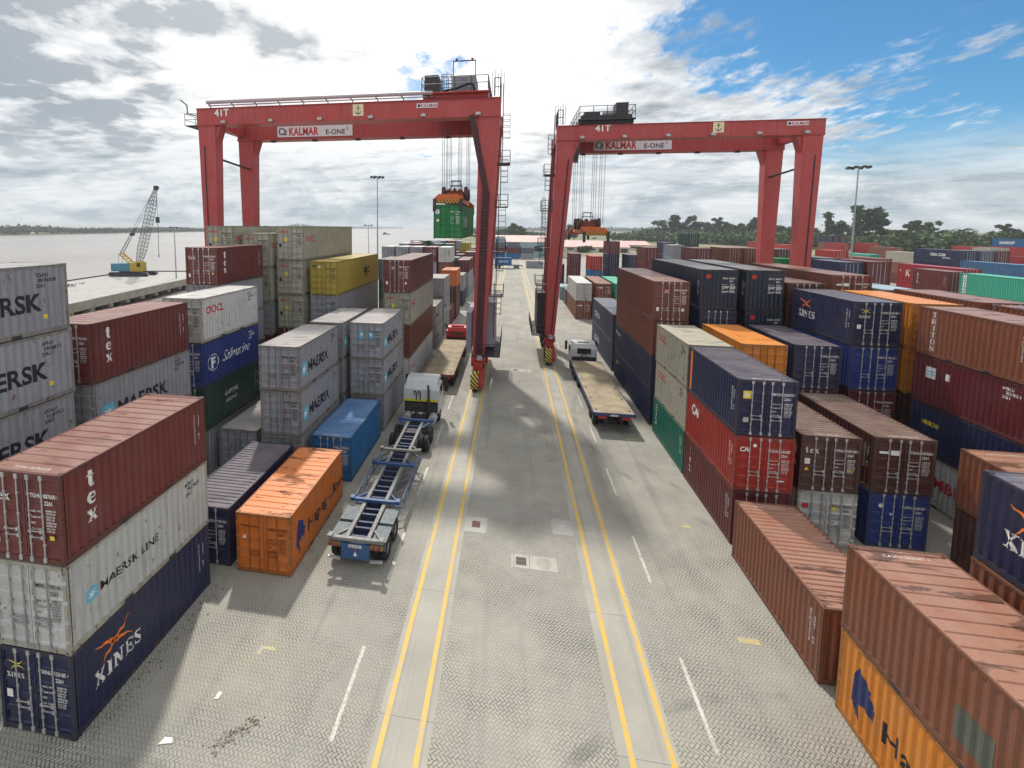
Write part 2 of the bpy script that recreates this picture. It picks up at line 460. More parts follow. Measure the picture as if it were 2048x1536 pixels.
    me = b.mesh('container_'+kind, recalc=kind not in ('side', 'side2', 'end', 'endfront', 'roof'))
    _cm[key] = me
    return me

def on_side(p2d, L, s, u, z, mat, parent, name='side_lettering', off=.005):
    """letters painted on a long wall, following its corrugation; u runs from the reader's left"""
    bm = bmesh.new()
    ys = [(u+x) if s > 0 else L-(u+x) for x, _ in p2d[0]]
    vv = [bm.verts.new((0, y, z+q[1])) for y, q in zip(ys, p2d[0])]
    for f in p2d[1]:
        try: bm.faces.new([vv[i] for i in (f if s > 0 else f[::-1])])
        except ValueError: pass
    a, c = min(ys), max(ys)
    for y in folds(L):
        if a < y < c: bmesh.ops.bisect_plane(bm, geom=bm.verts[:]+bm.edges[:]+bm.faces[:], plane_co=(0, y, 0), plane_no=(0, 1, 0), dist=1e-5)
    for v in bm.verts: v.co.x = s*(CW-wall_depth(v.co.y, L)+off)
    me = bpy.data.meshes.new(name); bm.to_mesh(me); bm.free()
    return link(name, me, mat, parent)

def flat(p2d, mat, parent, name, fn):
    me = bpy.data.meshes.new(name)
    me.from_pydata([fn(x, y) for x, y in p2d[0]], [], p2d[1]); me.update()
    return link(name, me, mat, parent)

def on_door(p2d, x, z, mat, parent, name='door_lettering', y=.012):
    return flat(p2d, mat, parent, name, lambda a, b: (x+a, y, z+b))

def starfish(k=1.0):
    """four wavy tapering arms crossing"""
    arms = [((0, 0), (.16, .10), (.34, .16), (.62, .44)), ((0, 0), (-.2, .16), (-.44, .22), (-.72, .30)), ((0, 0), (-.14, -.12), (-.3, -.2), (-.52, -.5)), ((0, 0), (.2, -.08), (.42, -.12), (.7, -.3))]
    parts = []
    for a in arms:
        w = (.17, .12, .075, .012)
        for i in range(3):
            (x0, y0), (x1, y1) = a[i], a[i+1]; l = math.hypot(x1-x0, y1-y0); nx, ny = -(y1-y0)/l, (x1-x0)/l
            parts.append(poly([(x0-nx*w[i]/2, y0-ny*w[i]/2), (x1-nx*w[i+1]/2, y1-ny*w[i+1]/2), (x1+nx*w[i+1]/2, y1+ny*w[i+1]/2), (x0+nx*w[i]/2, y0+ny*w[i]/2)]))
    V, F = join(*parts)
    return [(x*k, y*k) for x, y in V], F

NUMS = ['TGHU 087600 8', 'MSKU 742142 0', 'XINU 123185 4', 'TEXU 305182 6', 'CAXU 263287 1', 'BFCN 202573 9', 'OOLU 614370 2', 'APHU 640187 3']
def code_column(k, L, s, root, mat, far_end=True):
    """the upright identification marks near the reader's right end"""
    u = L-.62
    t = NUMS[k % len(NUMS)].replace(' ', '')
    on_side(stacked(t, .085, .105, 'sans', bold=.02), L, s, u, .95, mat, root, 'identification_marks')
    on_side(join(stacked('2261', .085, .12, 'sans', bold=.02), shift(stacked('K2', .085, .14, 'sans', bold=.02), 0, -.5)), L, s, u+.24, 1.55, mat, root, 'identification_marks')
def code_block(k, L, s, root, mat):
    t = NUMS[k % len(NUMS)].split(' ')
    on_side(join(shift(text2d(t[0], .13, .03), 0, .4), shift(text2d(t[1]+' '+t[2], .13, .03), .1, .2), text2d('2261', .13, .03)), L, s, L-1.25, 1.75, mat, root, 'identification_marks')

def side_text(kind, L, H, s, root, k=0):
    A = lambda p, u, z, m, nm='side_lettering': on_side(p, L, s, u, z, m, root, nm)
    if kind == 'tex': A(stacked('tex', .5, .52), .95, .75, M_WHITE); code_column(k, L, s, root, M_WHITE)
    elif kind == 'texlow': A(stacked('tex', .44, .5), .85, .8, M_WHITE); code_column(k, L, s, root, M_WHITE)
    elif kind == 'maersk':
        A(rect(.42, .72, 1.02, 1.5), 0, 0, M_SKYINK, 'star_emblem'); on_side(star(.72, 1.11, .3, 7, .35), L, s, 0, 0, M_WHITE, root, 'star_emblem', .009)
        A(text2d('MAERSK', .62, .045, 0, 1.02, .92), 1.22, .82, M_INK); code_block(k, L, s, root, M_INK)
    elif kind == 'maerskbig':
        A(text2d('MAERSK', .62, .045, 0, 1.02, .92), 1.9, .9, M_INK); code_block(k, L, s, root, M_INK); A(rect(5.05, .55, 5.2, .72), 0, 0, M_YELINK, 'warning_decal')
        A(rect(.7, .8, 1.4, 1.6), 0, 0, M_SKYINK, 'star_emblem'); on_side(star(1.05, 1.2, .33, 7, .35), L, s, 0, 0, M_WHITE, root, 'star_emblem', .009)
    elif kind == 'maerskline':
        A(rect(.62, 1.02, .95, 1.42), 0, 0, M_SKYINK, 'star_emblem'); on_side(star(.785, 1.22, .17, 7, .35), L, s, 0, 0, M_WHITE, root, 'star_emblem', .009)
        A(text2d('MAERSK LINE', .26, .03, 0, 1.05), 1.1, 1.08, M_INK); code_block(k, L, s, root, M_INK)
    elif kind == 'xines':
        A(shift(starfish(.95), 1.45, 1.75), 0, 0, M_ORINK, 'starfish_emblem')
        A(serif('XINES', .46), .72, .85, M_WHITE); code_column(k, L, s, root, M_WHITE)
    elif kind == 'hapag':
        A(join(poly([(.45, .75), (.95, .95), (1.12, 1.6), (.62, 1.9), (.5, 1.6)]), poly([(.95, .95), (1.25, .85), (1.32, 1.2), (1.08, 1.45)]), poly([(.5, .76), (.62, .45), (.78, .42), (.72, .85)])), .15, .1, M_NAVYINK, 'ship_emblem')
        A(text2d('Hapag-Lloyd', .58, .022, 0, 1.08), 1.75, .85, M_INK)
    elif kind == 'oocl': A(text2d('OOCL', .42, .04, .1, .95), .5, 1.62, M_REDINK); code_block(k, L, s, root, M_INK) if L < 7 else None
    elif kind == 'saf':
        A(disc(.75, 1.25, .5, 24, .46), .25, 0, M_WHITE, 'round_emblem'); A(text2d('F', .62, .05), .8, .92, M_WHITE)
        A(text2d('Safmarine', .62, -.012, .45, .86), 1.9, 1.05, M_WHITE); code_block(k, L, s, root, M_WHITE)
    elif kind == 'capital': A(text2d('CAPITAL', .26, .02, .3), 2.0, 1.45, M_WHITE); A(text2d('LEASING', .2, .01, .3), 2.05, 1.0, M_WHITE); code_column(k, L, s, root, M_WHITE)
    elif kind == 'triton': A(stacked('TRITON', .29, .36), 1.0, .3, M_WHITE); code_column(k, L, s, root, M_WHITE)
    elif kind == 'cai': A(text2d('CAI', .5, .06, .1, .85), .7, 1.6, M_WHITE); code_column(k, L, s, root, M_WHITE)
    elif kind == 'ccai': A(stacked('CHINA', .26, .3, 'sans', bold=.03), .7, .75, M_WHITE); code_column(k, L, s, root, M_WHITE)
    elif kind == 'kline': A(text2d('a', .4, .04), .45, 1.6, M_WHITE); A(serif('K LINE', 1.1, .6), 1.75, .8, M_WHITE)
    elif kind == 'seaco': A(text2d('seaco', .32, .04, .1), .75, 1.55, M_YELINK)
    elif kind == 'beacon': A(text2d('beacon', .3, .03), 1.1, 1.75, M_WHITE); A(rect(.6, 1.75, .9, 2.1), 0, 0, M_WHITE, 'square_emblem')
    elif kind == 'cosco': A(text2d('COSCO', .62, .05, 0, 1.05), 1.6, 1.0, M_WHITE)
    elif kind == 'hamburg': A(text2d('HAMBURG SÜD', .55, .04, 0, 1.1), .7, 1.1, M_REDINK)
    elif kind == 'china': A(rect(.45, .2, .95, H-.2), 0, 0, M_WHITE, 'name_panel'); on_side(stacked('CHINA', .3, .42, 'sans', bold=.03), L, s, .7, .35, M_INK, root, 'side_lettering', .009)
    elif kind == 'box': A(rect(.75, 1.45, 1.35, 2.05), 0, 0, M_WHITE, 'square_emblem'); on_side(join(rect(.8, 1.62, 1.3, 1.68), rect(.8, 1.78, 1.3, 1.84)), L, s, 0, 0, M_SKYINK, root, 'square_emblem', .009); A(rect(1.95, 1.6, 2.15, 1.95), 0, 0, M_WHITE, 'notice_decal'); code_block(k, L, s, root, M_WHITE)
    elif kind == 'cma': A(text2d('CMA CGM', .55, .05), L*.35, 1.25, M_WHITE); A(text2d('SHIPPING', .3, .03), L*.6, .75, M_WHITE)
    elif kind == 'samskip': A(text2d('SAMSKIP', 1.0, .05), L*.22, .95, M_WHITE)
    elif kind == 'line': A(text2d('MAERSK', .4, .03), .9, 1.1, M_INK)
    elif kind == 'msc': A(text2d('MSC', .6, .06), L*.6, 1.2, M_INK); A(text2d('LINE', .3, .03), L*.62, .8, M_INK); A(rect(.5, .4, .56, 2.3), 0, 0, M_INK, 'identification_marks')
    elif kind == 'stripe': A(rect(.3, .2, .5, H-.15), 0, 0, M_ORINK, 'orange_stripe'); code_column(k, L, s, root, M_WHITE)
    elif kind == 'codes': code_column(k, L, s, root, M_WHITE)
    elif kind == 'patch': A(rect(3.6, .55, 4.5, 1.35), 0, 0, paint((96, 104, 92), .5, .2, .4, .4), 'repair_patch')

def door_text(kind, H, root, k=0, m=None):
    A = lambda p, x, z, mm, nm='door_lettering': on_door(p, x, z, mm, root, nm)
    m = m or M_WHITE
    t = NUMS[k % len(NUMS)].split(' ')
    A(join(shift(text2d(t[0], .115, .025, 0, 1, .82), .22, 0), shift(text2d(t[1]+' '+t[2], .115, .025, 0, 1, .78), .655, 0), shift(text2d('2261', .115, .025, 0, 1, .85), .67, -.2)), 0, H-.68, m, 'identification_marks')
    rows = [('MAX. WT', '30480 KG', '67200 LB'), ('TARE WT', '2230 KG', '4920 LB'), ('NET', '28250 KG', '62280 LB'), ('CU. CAP', '33.2 CM', '1173 CF')]
    ps = []
    for i, (a, b, c) in enumerate(rows):
        z = -i*.17
        ps += [shift(text2d(a, .055, .02), .22, z), shift(text2d(b, .055, .02), .70, z+.035), shift(text2d(c, .055, .02), .70, z-.045)]
    A(join(*ps), 0, H-1.1, m, 'identification_marks')
    if kind == 'tex': A(serif('tex', .27), -1.0, H-.85, M_WHITE); A(rect(.78, .72, .93, .84), 0, 0, M_YELINK, 'warning_decal'); A(rect(-1.0, .5, -.86, .75), 0, 0, M_WHITE, 'notice_decal')
    elif kind == 'te': A(serif('tex', .27), -1.02, H-.82, M_WHITE); A(rect(-1.02, 1.25, -.8, 1.52), 0, 0, M_WHITE, 'notice_decal'); A(poly([(-1.03, .95), (-.82, .95), (-.925, 1.12)]), 0, 0, M_YELINK, 'warning_decal'); A(rect(.72, 1.0, .86, 1.08), 0, 0, M_YELINK, 'warning_decal')
    elif kind == 'xines': A(shift(starfish(.38), -.62, H-.55), 0, 0, M_YELINK, 'starfish_emblem'); A(serif('XINES', .15), -.95, H-.95, M_WHITE); A(rect(-1.0, 1.0, -.8, 1.25), 0, 0, M_WHITE, 'notice_decal')
    elif kind == 'oocl': A(text2d('OOCL', .2, .03, 0, .95), -.98, H-.58, M_REDINK); A(rect(-.5, H-1.3, -.22, H-1.0), 0, 0, M_YELINK, 'warning_decal'); A(rect(-1.0, H-1.75, -.78, H-1.48), 0, 0, M_INK, 'notice_decal')
    elif kind == 'cai': A(text2d('CAI', .2, .04, .1, .9), -1.03, H-.72, M_WHITE); A(disc(-.42, H-.42, .08), 0, 0, M_WHITE, 'round_decal'); A(rect(.55, .55, .85, .62), 0, 0, M_WHITE, 'notice_decal')
    elif kind == 'maersk':
        for x in (-.55, .12): A(rect(x, H-1.15, x+.36, H-.62), 0, 0, M_SKYINK, 'star_emblem'); on_door(star(x+.18, H-.85, .16, 8, .35), 0, 0, M_WHITE, root, 'star_emblem', .009)
    elif kind == 'mstar': A(star(-.32, H-1.05, .1, 8, .4), 0, 0, M_SKYINK, 'star_emblem'); A(text2d('MAERSK', .07, .01), -.5, H-1.3, M_SKYINK)
    elif kind == 'bf': A(rect(-1.0, H-.88, -.66, H-.52), 0, 0, M_YELINK, 'square_emblem'); on_door(text2d('fb', .2, .03, .2), -.95, H-.8, M_WHITE, root, 'door_lettering', .009); A(rect(-.95, .62, -.72, .85), 0, 0, M_GALV, 'notice_decal')
    elif kind == 'apl':
        A(join(disc(-.72, H-.5, .17, 16)), 0, 0, M_REDINK, 'round_emblem')
        A(join(text2d('CAP 300', .17, .03), shift(text2d('CU.FT 2700', .12, .03), 0, -.3)), .2, H-1.35, M_WHITE)
    elif kind == 'tal': A(rect(-.52, H-.75, -.2, H-.6), 0, 0, M_REDINK, 'name_panel'); on_door(text2d('TAL', .09, .03), -.47, H-.72, M_WHITE, root, 'door_lettering', .009); A(rect(-.52, H-.82, -.2, H-.79), 0, 0, M_WHITE, 'name_panel'); A(rect(-1.0, .72, -.82, 1.0), 0, 0, M_WHITE, 'notice_decal'); A(rect(.72, .75, .88, .95), 0, 0, M_WHITE, 'notice_decal')
    elif kind == 'hapag': A(text2d('Hapag-Lloyd', .12, .01), -1.0, H-.6, M_INK); A(rect(-.92, H-1.12, -.78, H-.98), 0, 0, M_WHITE, 'notice_decal')
    elif kind == 'msc': A(rect(-1.0, H-.6, -.72, H-.35), 0, 0, M_INK, 'square_emblem'); on_door(text2d('msc', .1, .02), -.98, H-.53, M_YELINK, root, 'door_lettering', .009); A(disc(-.38, H-.5, .1), 0, 0, M_WHITE, 'round_decal')
    elif kind == 'round': A(disc(-.88, H-.62, .2, 20, .06), 0, 0, M_WHITE, 'round_emblem'); A(disc(-.85, H-1.35, .12), 0, 0, M_WHITE, 'round_decal')
    elif kind == 'panel': A(rect(-1.0, H-.75, -.6, H-.64), 0, 0, M_WHITE, 'name_panel'); A(rect(-.55, H-.8, -.2, H-.58), 0, 0, M_WHITE, 'name_panel')
    elif kind == 'arrow': A(disc(-.7, H-.62, .1), 0, 0, M_WHITE, 'round_decal'); A(poly([(-.35, H-.95), (-.2, H-.95), (-.275, H-1.07)]), 0, 0, M_WHITE, 'warning_decal')
    elif kind == 'warn': A(poly([(.14, 1.75), (.42, 1.75), (.28, 2.0)]), 0, 0, M_YELINK, 'warning_decal'); A(rect(-1.0, 1.78, -.75, 2.0), 0, 0, M_REDINK, 'notice_decal')

GROUP_C = 'shipping containers stacked in the yard'
M_FADE = simple('faded lettering', (205, 190, 180), .6, .2, 9)
def container(x, y, z, L=6.058, H=2.591, col='brown', side=None, sd=1, front='door', door=None, lod=0, roofvar=0, label='', k=0, ink=None, rooftext=False, patch=None):
    """x = left edge, y = end nearer the camera; sd = +1 marks the +x wall as the written one"""
    srgb, words, dust_and_light, stain = PALETTE[col]
    light = sum(srgb) > 420
    root = empty('shipping_container', (x+CW, y, z), 0, label, 'shipping container', GROUP_C)
    pm = paint(srgb, .42, .6 if not light else 1.0, .65, .5, 'container paint '+col); rm = roof_paint(srgb, dust_and_light, stain)
    bars = M_GALV if not (light or col in ('orange', 'amber', 'yellow', 'green', 'mint')) else paint(tuple(int(v*.8) for v in srgb), .45, .6, .6, .3, 'bar paint')
    fm = paint(tuple(int(v*.68+w*.32) for v, w in zip(srgb, (112, 96, 58))) if light else tuple(int(v*.74+w*.26) for v, w in zip(srgb, (88, 72, 48))), .55, 1.25, 1.15, .6, 'worn frame paint '+col)
    ink = ink or (M_INK if light else M_WHITE)
    if lod == 2:
        b = link('container_box', cmesh('lod', L, H), [pm, rm, bars, M_STEEL], root)
    else:
        link('frame', cmesh('frame', L, H, lod), [fm, M_STEEL], root)
        link('side_wall', cmesh('side', L, H), pm, root); link('side_wall', cmesh('side2', L, H), pm, root)
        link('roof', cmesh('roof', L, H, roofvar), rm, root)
        link('end_wall', cmesh('end', L, H), pm, root)
        if front == 'door':
            for nm, xs in (('doorl', (-.62, -.19)), ('doorr', (.17, .6))):
                d = link('door', cmesh(nm, L, H), pm, root)
                for i, bx in enumerate(xs):
                    bar = link('locking_bar', cmesh('bar', 0, H), bars, d, (bx, 0, 0))
                    if lod == 0: link('door_handle', cmesh('handle', 0, 0), bars, d, (bx-(.40 if i else 0), 0, .78 if i else .95))
        else:
            link('end_wall', cmesh('endfront', L, H), pm, root)
        if lod == 0:
            me = cmesh('cast', 0, 0)
            for sx in (1, -1):
                for yy, ry in ((0, 1), (L, -1)):
                    for zz in (0, H-.118):
                        o = link('corner_casting', me, [fm, M_STEEL], root, (sx*CW, yy, zz)); o.scale = (sx, ry, 1)
    if side: side_text(side, L, H, sd, root, k)
    if door: door_text(door if door != 'num' else '', H, root, k, ink)
    if rooftext:
        flat(text2d(NUMS[k % len(NUMS)], .12, .02), M_FADE, root, 'roof_lettering', lambda a, b: (-.55+a, .22+b*.9 if rooftext == 1 else L-.42+b*.9, H-.012))
    return root
# ------------------------------------------------------------- yard layout
HQ = 2.896
NCONT = [0]
ORD = {1: ['alone'], 2: ['lower of pair', 'upper of pair'], 3: ['lowest of three', 'middle of three', 'top of three'],
       4: ['lowest of four', 'second of four', 'third of four', 'top of four'], 5: ['lowest of five', 'second of five', 'third of five', 'fourth of five', 'top of five']}
HIDDEN = {118,127,130,134,137,138,145,146,148,151,155,163,168,169,172,173,176,177,180,181,182,184,185,186,188,189,190,192,193,194,196,197,198,199,200,201,202,203,204,205,206,207,208,209,210,211,212,213,215,216,217,219,220,221,223,224,225,227,228,231,232,235,236,237,240,241,242,244,245,246,248,249,250,252,253,254,256,257,258,260,261,262,263,264,265,266,268,269,270,272,273,275,276,278,282,283,286,287,290,291,293,296,297,299,300,303,307,308,310,312,313,315,316,318,321,324,327,328,329,332,333,338,339,340,341,344,345,347,348,349,350,351,352,353,354,355,356,357,358,359,360,361,362,363,365,366,369,370,371,373,374,375,376,377,378,380,381,382,384,385,388,389,391,392,393,394,395,396,398,399,400,401,402,403,405,406,407,408,409,411,412,415,416,417,419,420,421,423,424,425,427,428,429,431,432,433,435,436,438,439,440,441,442,443,444,445,446,447,448,449,450,451,452,453,454,455,456,457,458,459,460,462,463,464,465,466,467,468,469}
MASS = []
def stack(x, y, tiers, where, L=6.058, sd=1, lod=0, H=2.591):
    """tiers from the ground up: colour or (colour, {options})"""
    z = 0.012; n = len(tiers)
    for i, t in enumerate(tiers):
        c, o = (t, {}) if isinstance(t, str) else t
        o = dict(o); h = o.pop('H', H); mark = o.pop('mark', '')
        w = PALETTE[c][1]; NCONT[0] += 1
        lab = f"{w} container {mark}, {ORD[n][i]} {where}"
        if not mark: lab = lab.replace(' ,', ',')
        while len(lab.split()) > 16 and mark: mark = ''; lab = f"{w} container, {ORD[n][i]} {where}"
        if len(lab.split()) > 16: print('LONG', len(lab.split()), lab)
        xx, yy = x+random.uniform(-.025, .025), y+random.uniform(-.04, .04)
        if NCONT[0] in HIDDEN: MASS.append((xx, yy, z, L, h, c))
        else:
            r_ = container(xx, yy, z, L, h, c, sd=sd, lod=o.pop('lod', lod), label=lab, k=o.pop('k', NCONT[0]), **o)
            if NIDS: r_['nid'] = NCONT[0]
        z += h+.016
NIDS = False
def LX(r): return -11.2-2.85*(r-1)
RX = {1: 10.25, 2: 13.25, 3: 16.25, 4: 19.2, 5: 22.15, 6: 25.4}
F20, F40 = 6.058, 12.192

# ---- river side, nearest bays
stack(-14.27, 10.3, [('navy', dict(side='xines', door='xines', k=2, mark='with orange starfish')), ('white', dict(side='maerskline', door='num', k=1, mark='with scuffed long side')), ('brown', dict(side='tex', door='tex', k=0, rooftext=1, mark='with vertical white letters'))], 'nearest the river bank')
stack(-19.75, 9.9, ['mgrey', 'mgrey', ('mgrey', dict(side='maerskbig')), ('mgrey', dict(side='maerskbig')), ('mgrey', dict(side='maerskbig'))], 'of one pale grey make nearest the river', lod=1)
stack(-14.05, 17.3, [('navy', dict(door='num', roofvar=1, side='codes'))], 'between the orange container and a tall brown stack')
stack(LX(1), 17.2, [('orange', dict(side='hapag', door='hapag', ink=M_INK, mark='with rust stained roof'))], 'behind the bare trailer on the paving')
stack(-14.05, 24.3, ['mgrey', ('mgrey', dict(side='maersk', door='mstar')), ('mgrey', dict(side='maersk', door='mstar'))], 'with star squares behind the low orange and navy ones', lod=0)
stack(-14.05, 31.1, ['mgrey', 'mgrey', ('mgrey', dict(side='maersk'))], 'hidden behind the star marked grey stack', lod=1)
stack(LX(1), 24.7, [('blue', dict(side='codes', door='num', roofvar=1, rooftext=1))], 'beside the white tractor and behind the orange one')
stack(LX(3), 24.6, [('mgrey', dict(roofvar=1))], 'in the gap below the green and blue stack', lod=1)
stack(LX(1), 31.5, ['mgrey', ('mgrey', dict(side='maersk', door='mstar')), ('mgrey', dict(side='maersk', door='maersk'))], 'with twin star doors behind the blue one')
stack(-19.7, 16.7, ['brown', 'mgrey', ('mgrey', dict(side='maersk')), ('brown', dict(side='tex', door='num', mark='with upright white name'))], 'next to the cream and royal blue stack')
stack(-19.72, 23.9, ['mgrey', ('dgreen', dict(side='capital')), ('royal', dict(side='saf', door='num', mark='with script name')), ('white', dict(side='oocl', door='num', mark='with red letters'))], 'between tall brown topped stacks by the quay')
stack(-22.6, 29.7, ['mgrey', 'slate', 'mgrey', ('mgrey', dict(door='num')), ('brown', dict(side='tex', door='tex', mark='with doors to the camera'))], 'just below the crane legs by the river')
stack(-22.6, 36.9, [('maroon', dict(H=2.591)), ('brown', dict(H=2.591)), 'mgrey', ('cream', dict(door='oocl')), ('cream', dict(door='oocl', side='oocl'))], 'second from the river in the cream row', F40, H=HQ, lod=1)
stack(-19.74, 37.4, ['maroon', 'maroon', ('cream', dict(door='oocl')), ('cream', dict(door='oocl', side='oocl')), ('cream', dict(door='oocl', side='oocl', mark='with yellow decal'))], 'beside the yellow topped one', F40, H=HQ, lod=1)
stack(-25.45, 36.2, ['cream', 'cream', 'cream', 'cream', ('cream', dict(door='oocl', side='oocl'))], 'right under the crane legs at the river', F40, H=HQ, lod=1)
stack(-16.85, 37.6, ['mgrey', 'mgrey', ('mgrey', dict(side='line', door='mstar')), ('yellow', dict(side='msc', door='msc', ink=M_INK))], 'between cream and brown topped ones', F40, H=HQ, lod=1)
stack(LX(1), 40.4, [('white', dict(side='oocl')), 'chest', ('cream', dict(side='oocl', door='oocl')), ('brown', dict(door='tal', mark='with long bleached roof'))], 'alongside the red flatbed truck', F40, H=HQ, lod=1)
stack(LX(3), 58.5, ['slate', 'slate', 'dgreen', 'slate'], 'just past the yellow topped one', lod=1)
stack(LX(1), 54.6, [('mgrey', dict(side='line')), ('mgrey', dict(side='line'))], 'beside the red truck cab', lod=1)
stack(LX(1), 61.5, [('mgrey', dict(side='line')), ('mgrey', dict(side='line')), ('mgrey', dict())], 'past the red truck cab', lod=1)
stack(LX(1), 67.9, ['maroon'], 'in front of the orange topped stack', lod=1)
stack(LX(1)+.2, 73.6, ['brown', 'dkbrown', ('orange', dict(mark='with bright side'))], 'halfway down the lane edge', lod=1)
stack(LX(1), 86, ['navy', 'mgrey'], 'past the orange topped stack on the lane edge', H=HQ, lod=1)
stack(LX(1), 97.5, ['mgrey', 'mgrey', 'maroon'], 'past the low navy and grey pair', F40, lod=2)
stack(LX(1), 112.9, ['mgrey', 'maroon', 'brown'], 'toward the lane end with brown roof', H=HQ, lod=2)
for r, t in ((2, ['brown', 'brown', 'chest', 'white']), (3, ['slate', 'brown', 'mgrey', 'maroon']), (4, ['mgrey']*4), (5, ['mgrey']*4), (6, ['slate', 'mgrey', 'mgrey', 'mgrey'])):
    stack(LX(r), 90.5, t[:3]+[(t[3], dict(H=HQ, door='num', k=r))], f"{['', '', 'second', 'third', 'fourth', 'fifth', 'sixth'][r]} row from the lane past the orange topped one", lod=2)

# ---- tree side, nearest bays
stack(10.03, 9.05, [('amber', dict(side='hapag', front='wall', mark='with blue emblem')), ('rust', dict(side='patch', front='wall', rooftext=2, mark='with patched side'))], 'nearest the camera on the tree side', sd=-1)
stack(9.97, 15.75, [('rust', dict(side='codes', front='wall', roofvar=1, rooftext=2))], 'on the paving in front of the red and navy stack', sd=-1)
stack(10.2, 22.65, [('maroon', dict(side='texlow', door='num')), ('red', dict(side='cai', door='cai', k=4)), ('navy', dict(side='stripe', door='bf', k=5, roofvar=1, rooftext=1))], 'of red and navy beside the lane', sd=-1)
stack(10.25, 29.0, [('teal', dict(side='ccai')), ('cream', dict(side='oocl')), ('cream', dict(side='oocl', mark='with grey streaked roof'))], 'of cream over teal beside the lane', sd=-1, lod=1)
stack(10.26, 36.2, [('navy', dict(side='seaco')), ('navy', dict(side='beacon')), 'chest', ('chest', dict(door='tal', H=HQ, mark='with warning decals'))], 'beside the white flatbed truck', F40, sd=-1)
stack(10.25, 49.6, [('ngrey', dict(side='cosco')), ('ngrey', dict(side='cosco'))], 'ahead of the white truck cab', F40, sd=-1, H=HQ, lod=1)
stack(10.25, 77.6, [('rust', dict(door='panel', side='codes')), ('white', dict(side='oocl'))], 'of white over rust past the tall truck lane crane', F40, sd=-1, H=HQ, lod=1)
stack(13.3, 77.8, ['dkbrown', ('rust', dict(door='panel'))], 'of rust brown beside the white topped one', F40, sd=-1, H=HQ, lod=1)
stack(16.3, 78, ['dgreen', ('mint', {})], 'with pale green roof past the chestnut stack', F40, sd=-1, H=HQ, lod=1)
stack(RX[1], 91.5, ['slate'], 'behind the white and rust pair', sd=-1, H=HQ, lod=1)
stack(RX[1]-.4, 98.5, ['ice'], 'two behind the white and rust pair', sd=-1, lod=1)
stack(RX[1], 118, ['navy', 'navy'], 'of navy seen past the crane foot', sd=-1, H=HQ, lod=2)
stack(RX[2], 112.5, ['maroon', 'maroon', 'maroon'], 'of maroon seen past the crane foot', sd=-1, H=HQ, lod=2)
stack(RX[3], 102.5, ['sea', 'blue', 'red'], 'with a red top past the pale green roof', sd=-1, H=HQ, lod=2)
stack(RX[5]-.6, 112, ['mint', 'navy', 'navy', 'maroon'], 'standing slim past the red topped one', sd=-1, H=HQ, lod=2)
stack(RX[6], 110, ['slate', 'navy', 'navy'], 'with navy front past the slim tall stack', sd=-1, H=HQ, lod=2)
stack(RX[6], 96.5, ['brown', 'brown', 'brown', ('brown', dict(H=HQ+.2))], 'of brown before the sandy field', sd=-1, lod=2)
stack(13.2, 23.2, [('white', dict(door='warn')), ('dkbrown', dict(side='codes', door='te', k=3, roofvar=1, rooftext=1))], 'of brown over white beside the red one', sd=-1)
stack(16.35, 23.6, [('royal', dict(door='arrow')), ('dkbrown', dict(door='panel', roofvar=1, rooftext=1, side='codes'))], 'of brown over blue two from the lane', sd=-1)
stack(13.5, 29.9, ['brown', 'amber', ('amber', {})], 'of amber behind the brown over white pair', sd=-1, lod=1)
stack(16.45, 30.2, ['brown', 'maroon', ('navy', dict(door='num'))], 'of navy beside the amber one', sd=-1)
stack(19.55, 30.5, ['maroon', ('maroon', dict(door='num')), ('royal', dict(door='num')), ('navy', dict(side='xines', door='xines', k=2, mark='with faded starfish'))], 'beside an amber roofed one', sd=-1)
stack(22.35, 30.4, ['dkbrown', 'dkbrown', 'amber', ('amber', dict(door='num', ink=M_INK))], 'behind the one with upright white name', sd=-1, lod=1)
stack(22.1, 23.6, [('white', dict(side='hamburg')), ('navy', dict(side='seaco')), ('maroon', dict(side='box')), ('rust', dict(side='triton', mark='with upright white name'))], 'at the frame edge on the tree side', sd=-1)
stack(13.2, 9.05, ['chest', ('rust', {}), ('navy', dict(side='xines', front='wall', k=2, mark='with large starfish'))], 'in the near corner on the tree side', sd=-1)
stack(19.2, 16.9, ['dkbrown', ('rust', dict(side='codes', rooftext=2, k=6))], 'between the near starfish one and grey one', sd=-1)
stack(13.5, 36.5, ['navy', 'navy', ('navy', dict(front='door')), ('apl', dict(front='wall', door='apl', side='codes', k=7))], 'of blue black beside the chestnut one', F40, sd=-1, H=HQ, lod=1)
stack(16.6, 36.7, ['apl', 'apl', ('apl', dict(front='wall', door='apl')), ('apl', dict(front='wall', door='apl', side='codes', k=7))], 'of blue black two from the lane', F40, sd=-1, H=HQ, lod=1)
stack(19.5, 37.2, ['chest', 'chest', 'dkbrown', ('dkbrown', dict(door='num'))], 'tucked behind the faded starfish one', F40, sd=-1, lod=1, H=2.67)
stack(22.6, 37.6, [('brown', dict(H=2.591)), 'brown', 'brown', ('chest', dict(door='panel'))], 'of long brown behind the amber roof', F40, sd=-1, H=HQ, lod=1)
stack(25.6, 23.7, ['chest', 'chest', 'rust', ('rust', dict(H=2.75))], 'behind the upright white name at the frame edge', sd=-1, lod=1)
stack(25.6, 30.4, ['chest', 'rust', 'rust', ('rust', dict(H=2.75, side='triton'))], 'next behind in the rust brown strip', sd=-1, lod=1)
stack(25.5, 37.1, ['slate', 'white', 'mgrey', 'ice'], 'with pale roof behind the rust brown strip', sd=-1, lod=1)
stack(25.5, 43.7, ['slate', 'white', 'mgrey', 'ice'], 'with pale roof second behind the rust strip', sd=-1, lod=1)
stack(19.2, 50.6, ['brown', 'chest', 'brown', 'chest'], 'of brown behind the blue black ones', F40, sd=-1, lod=2)
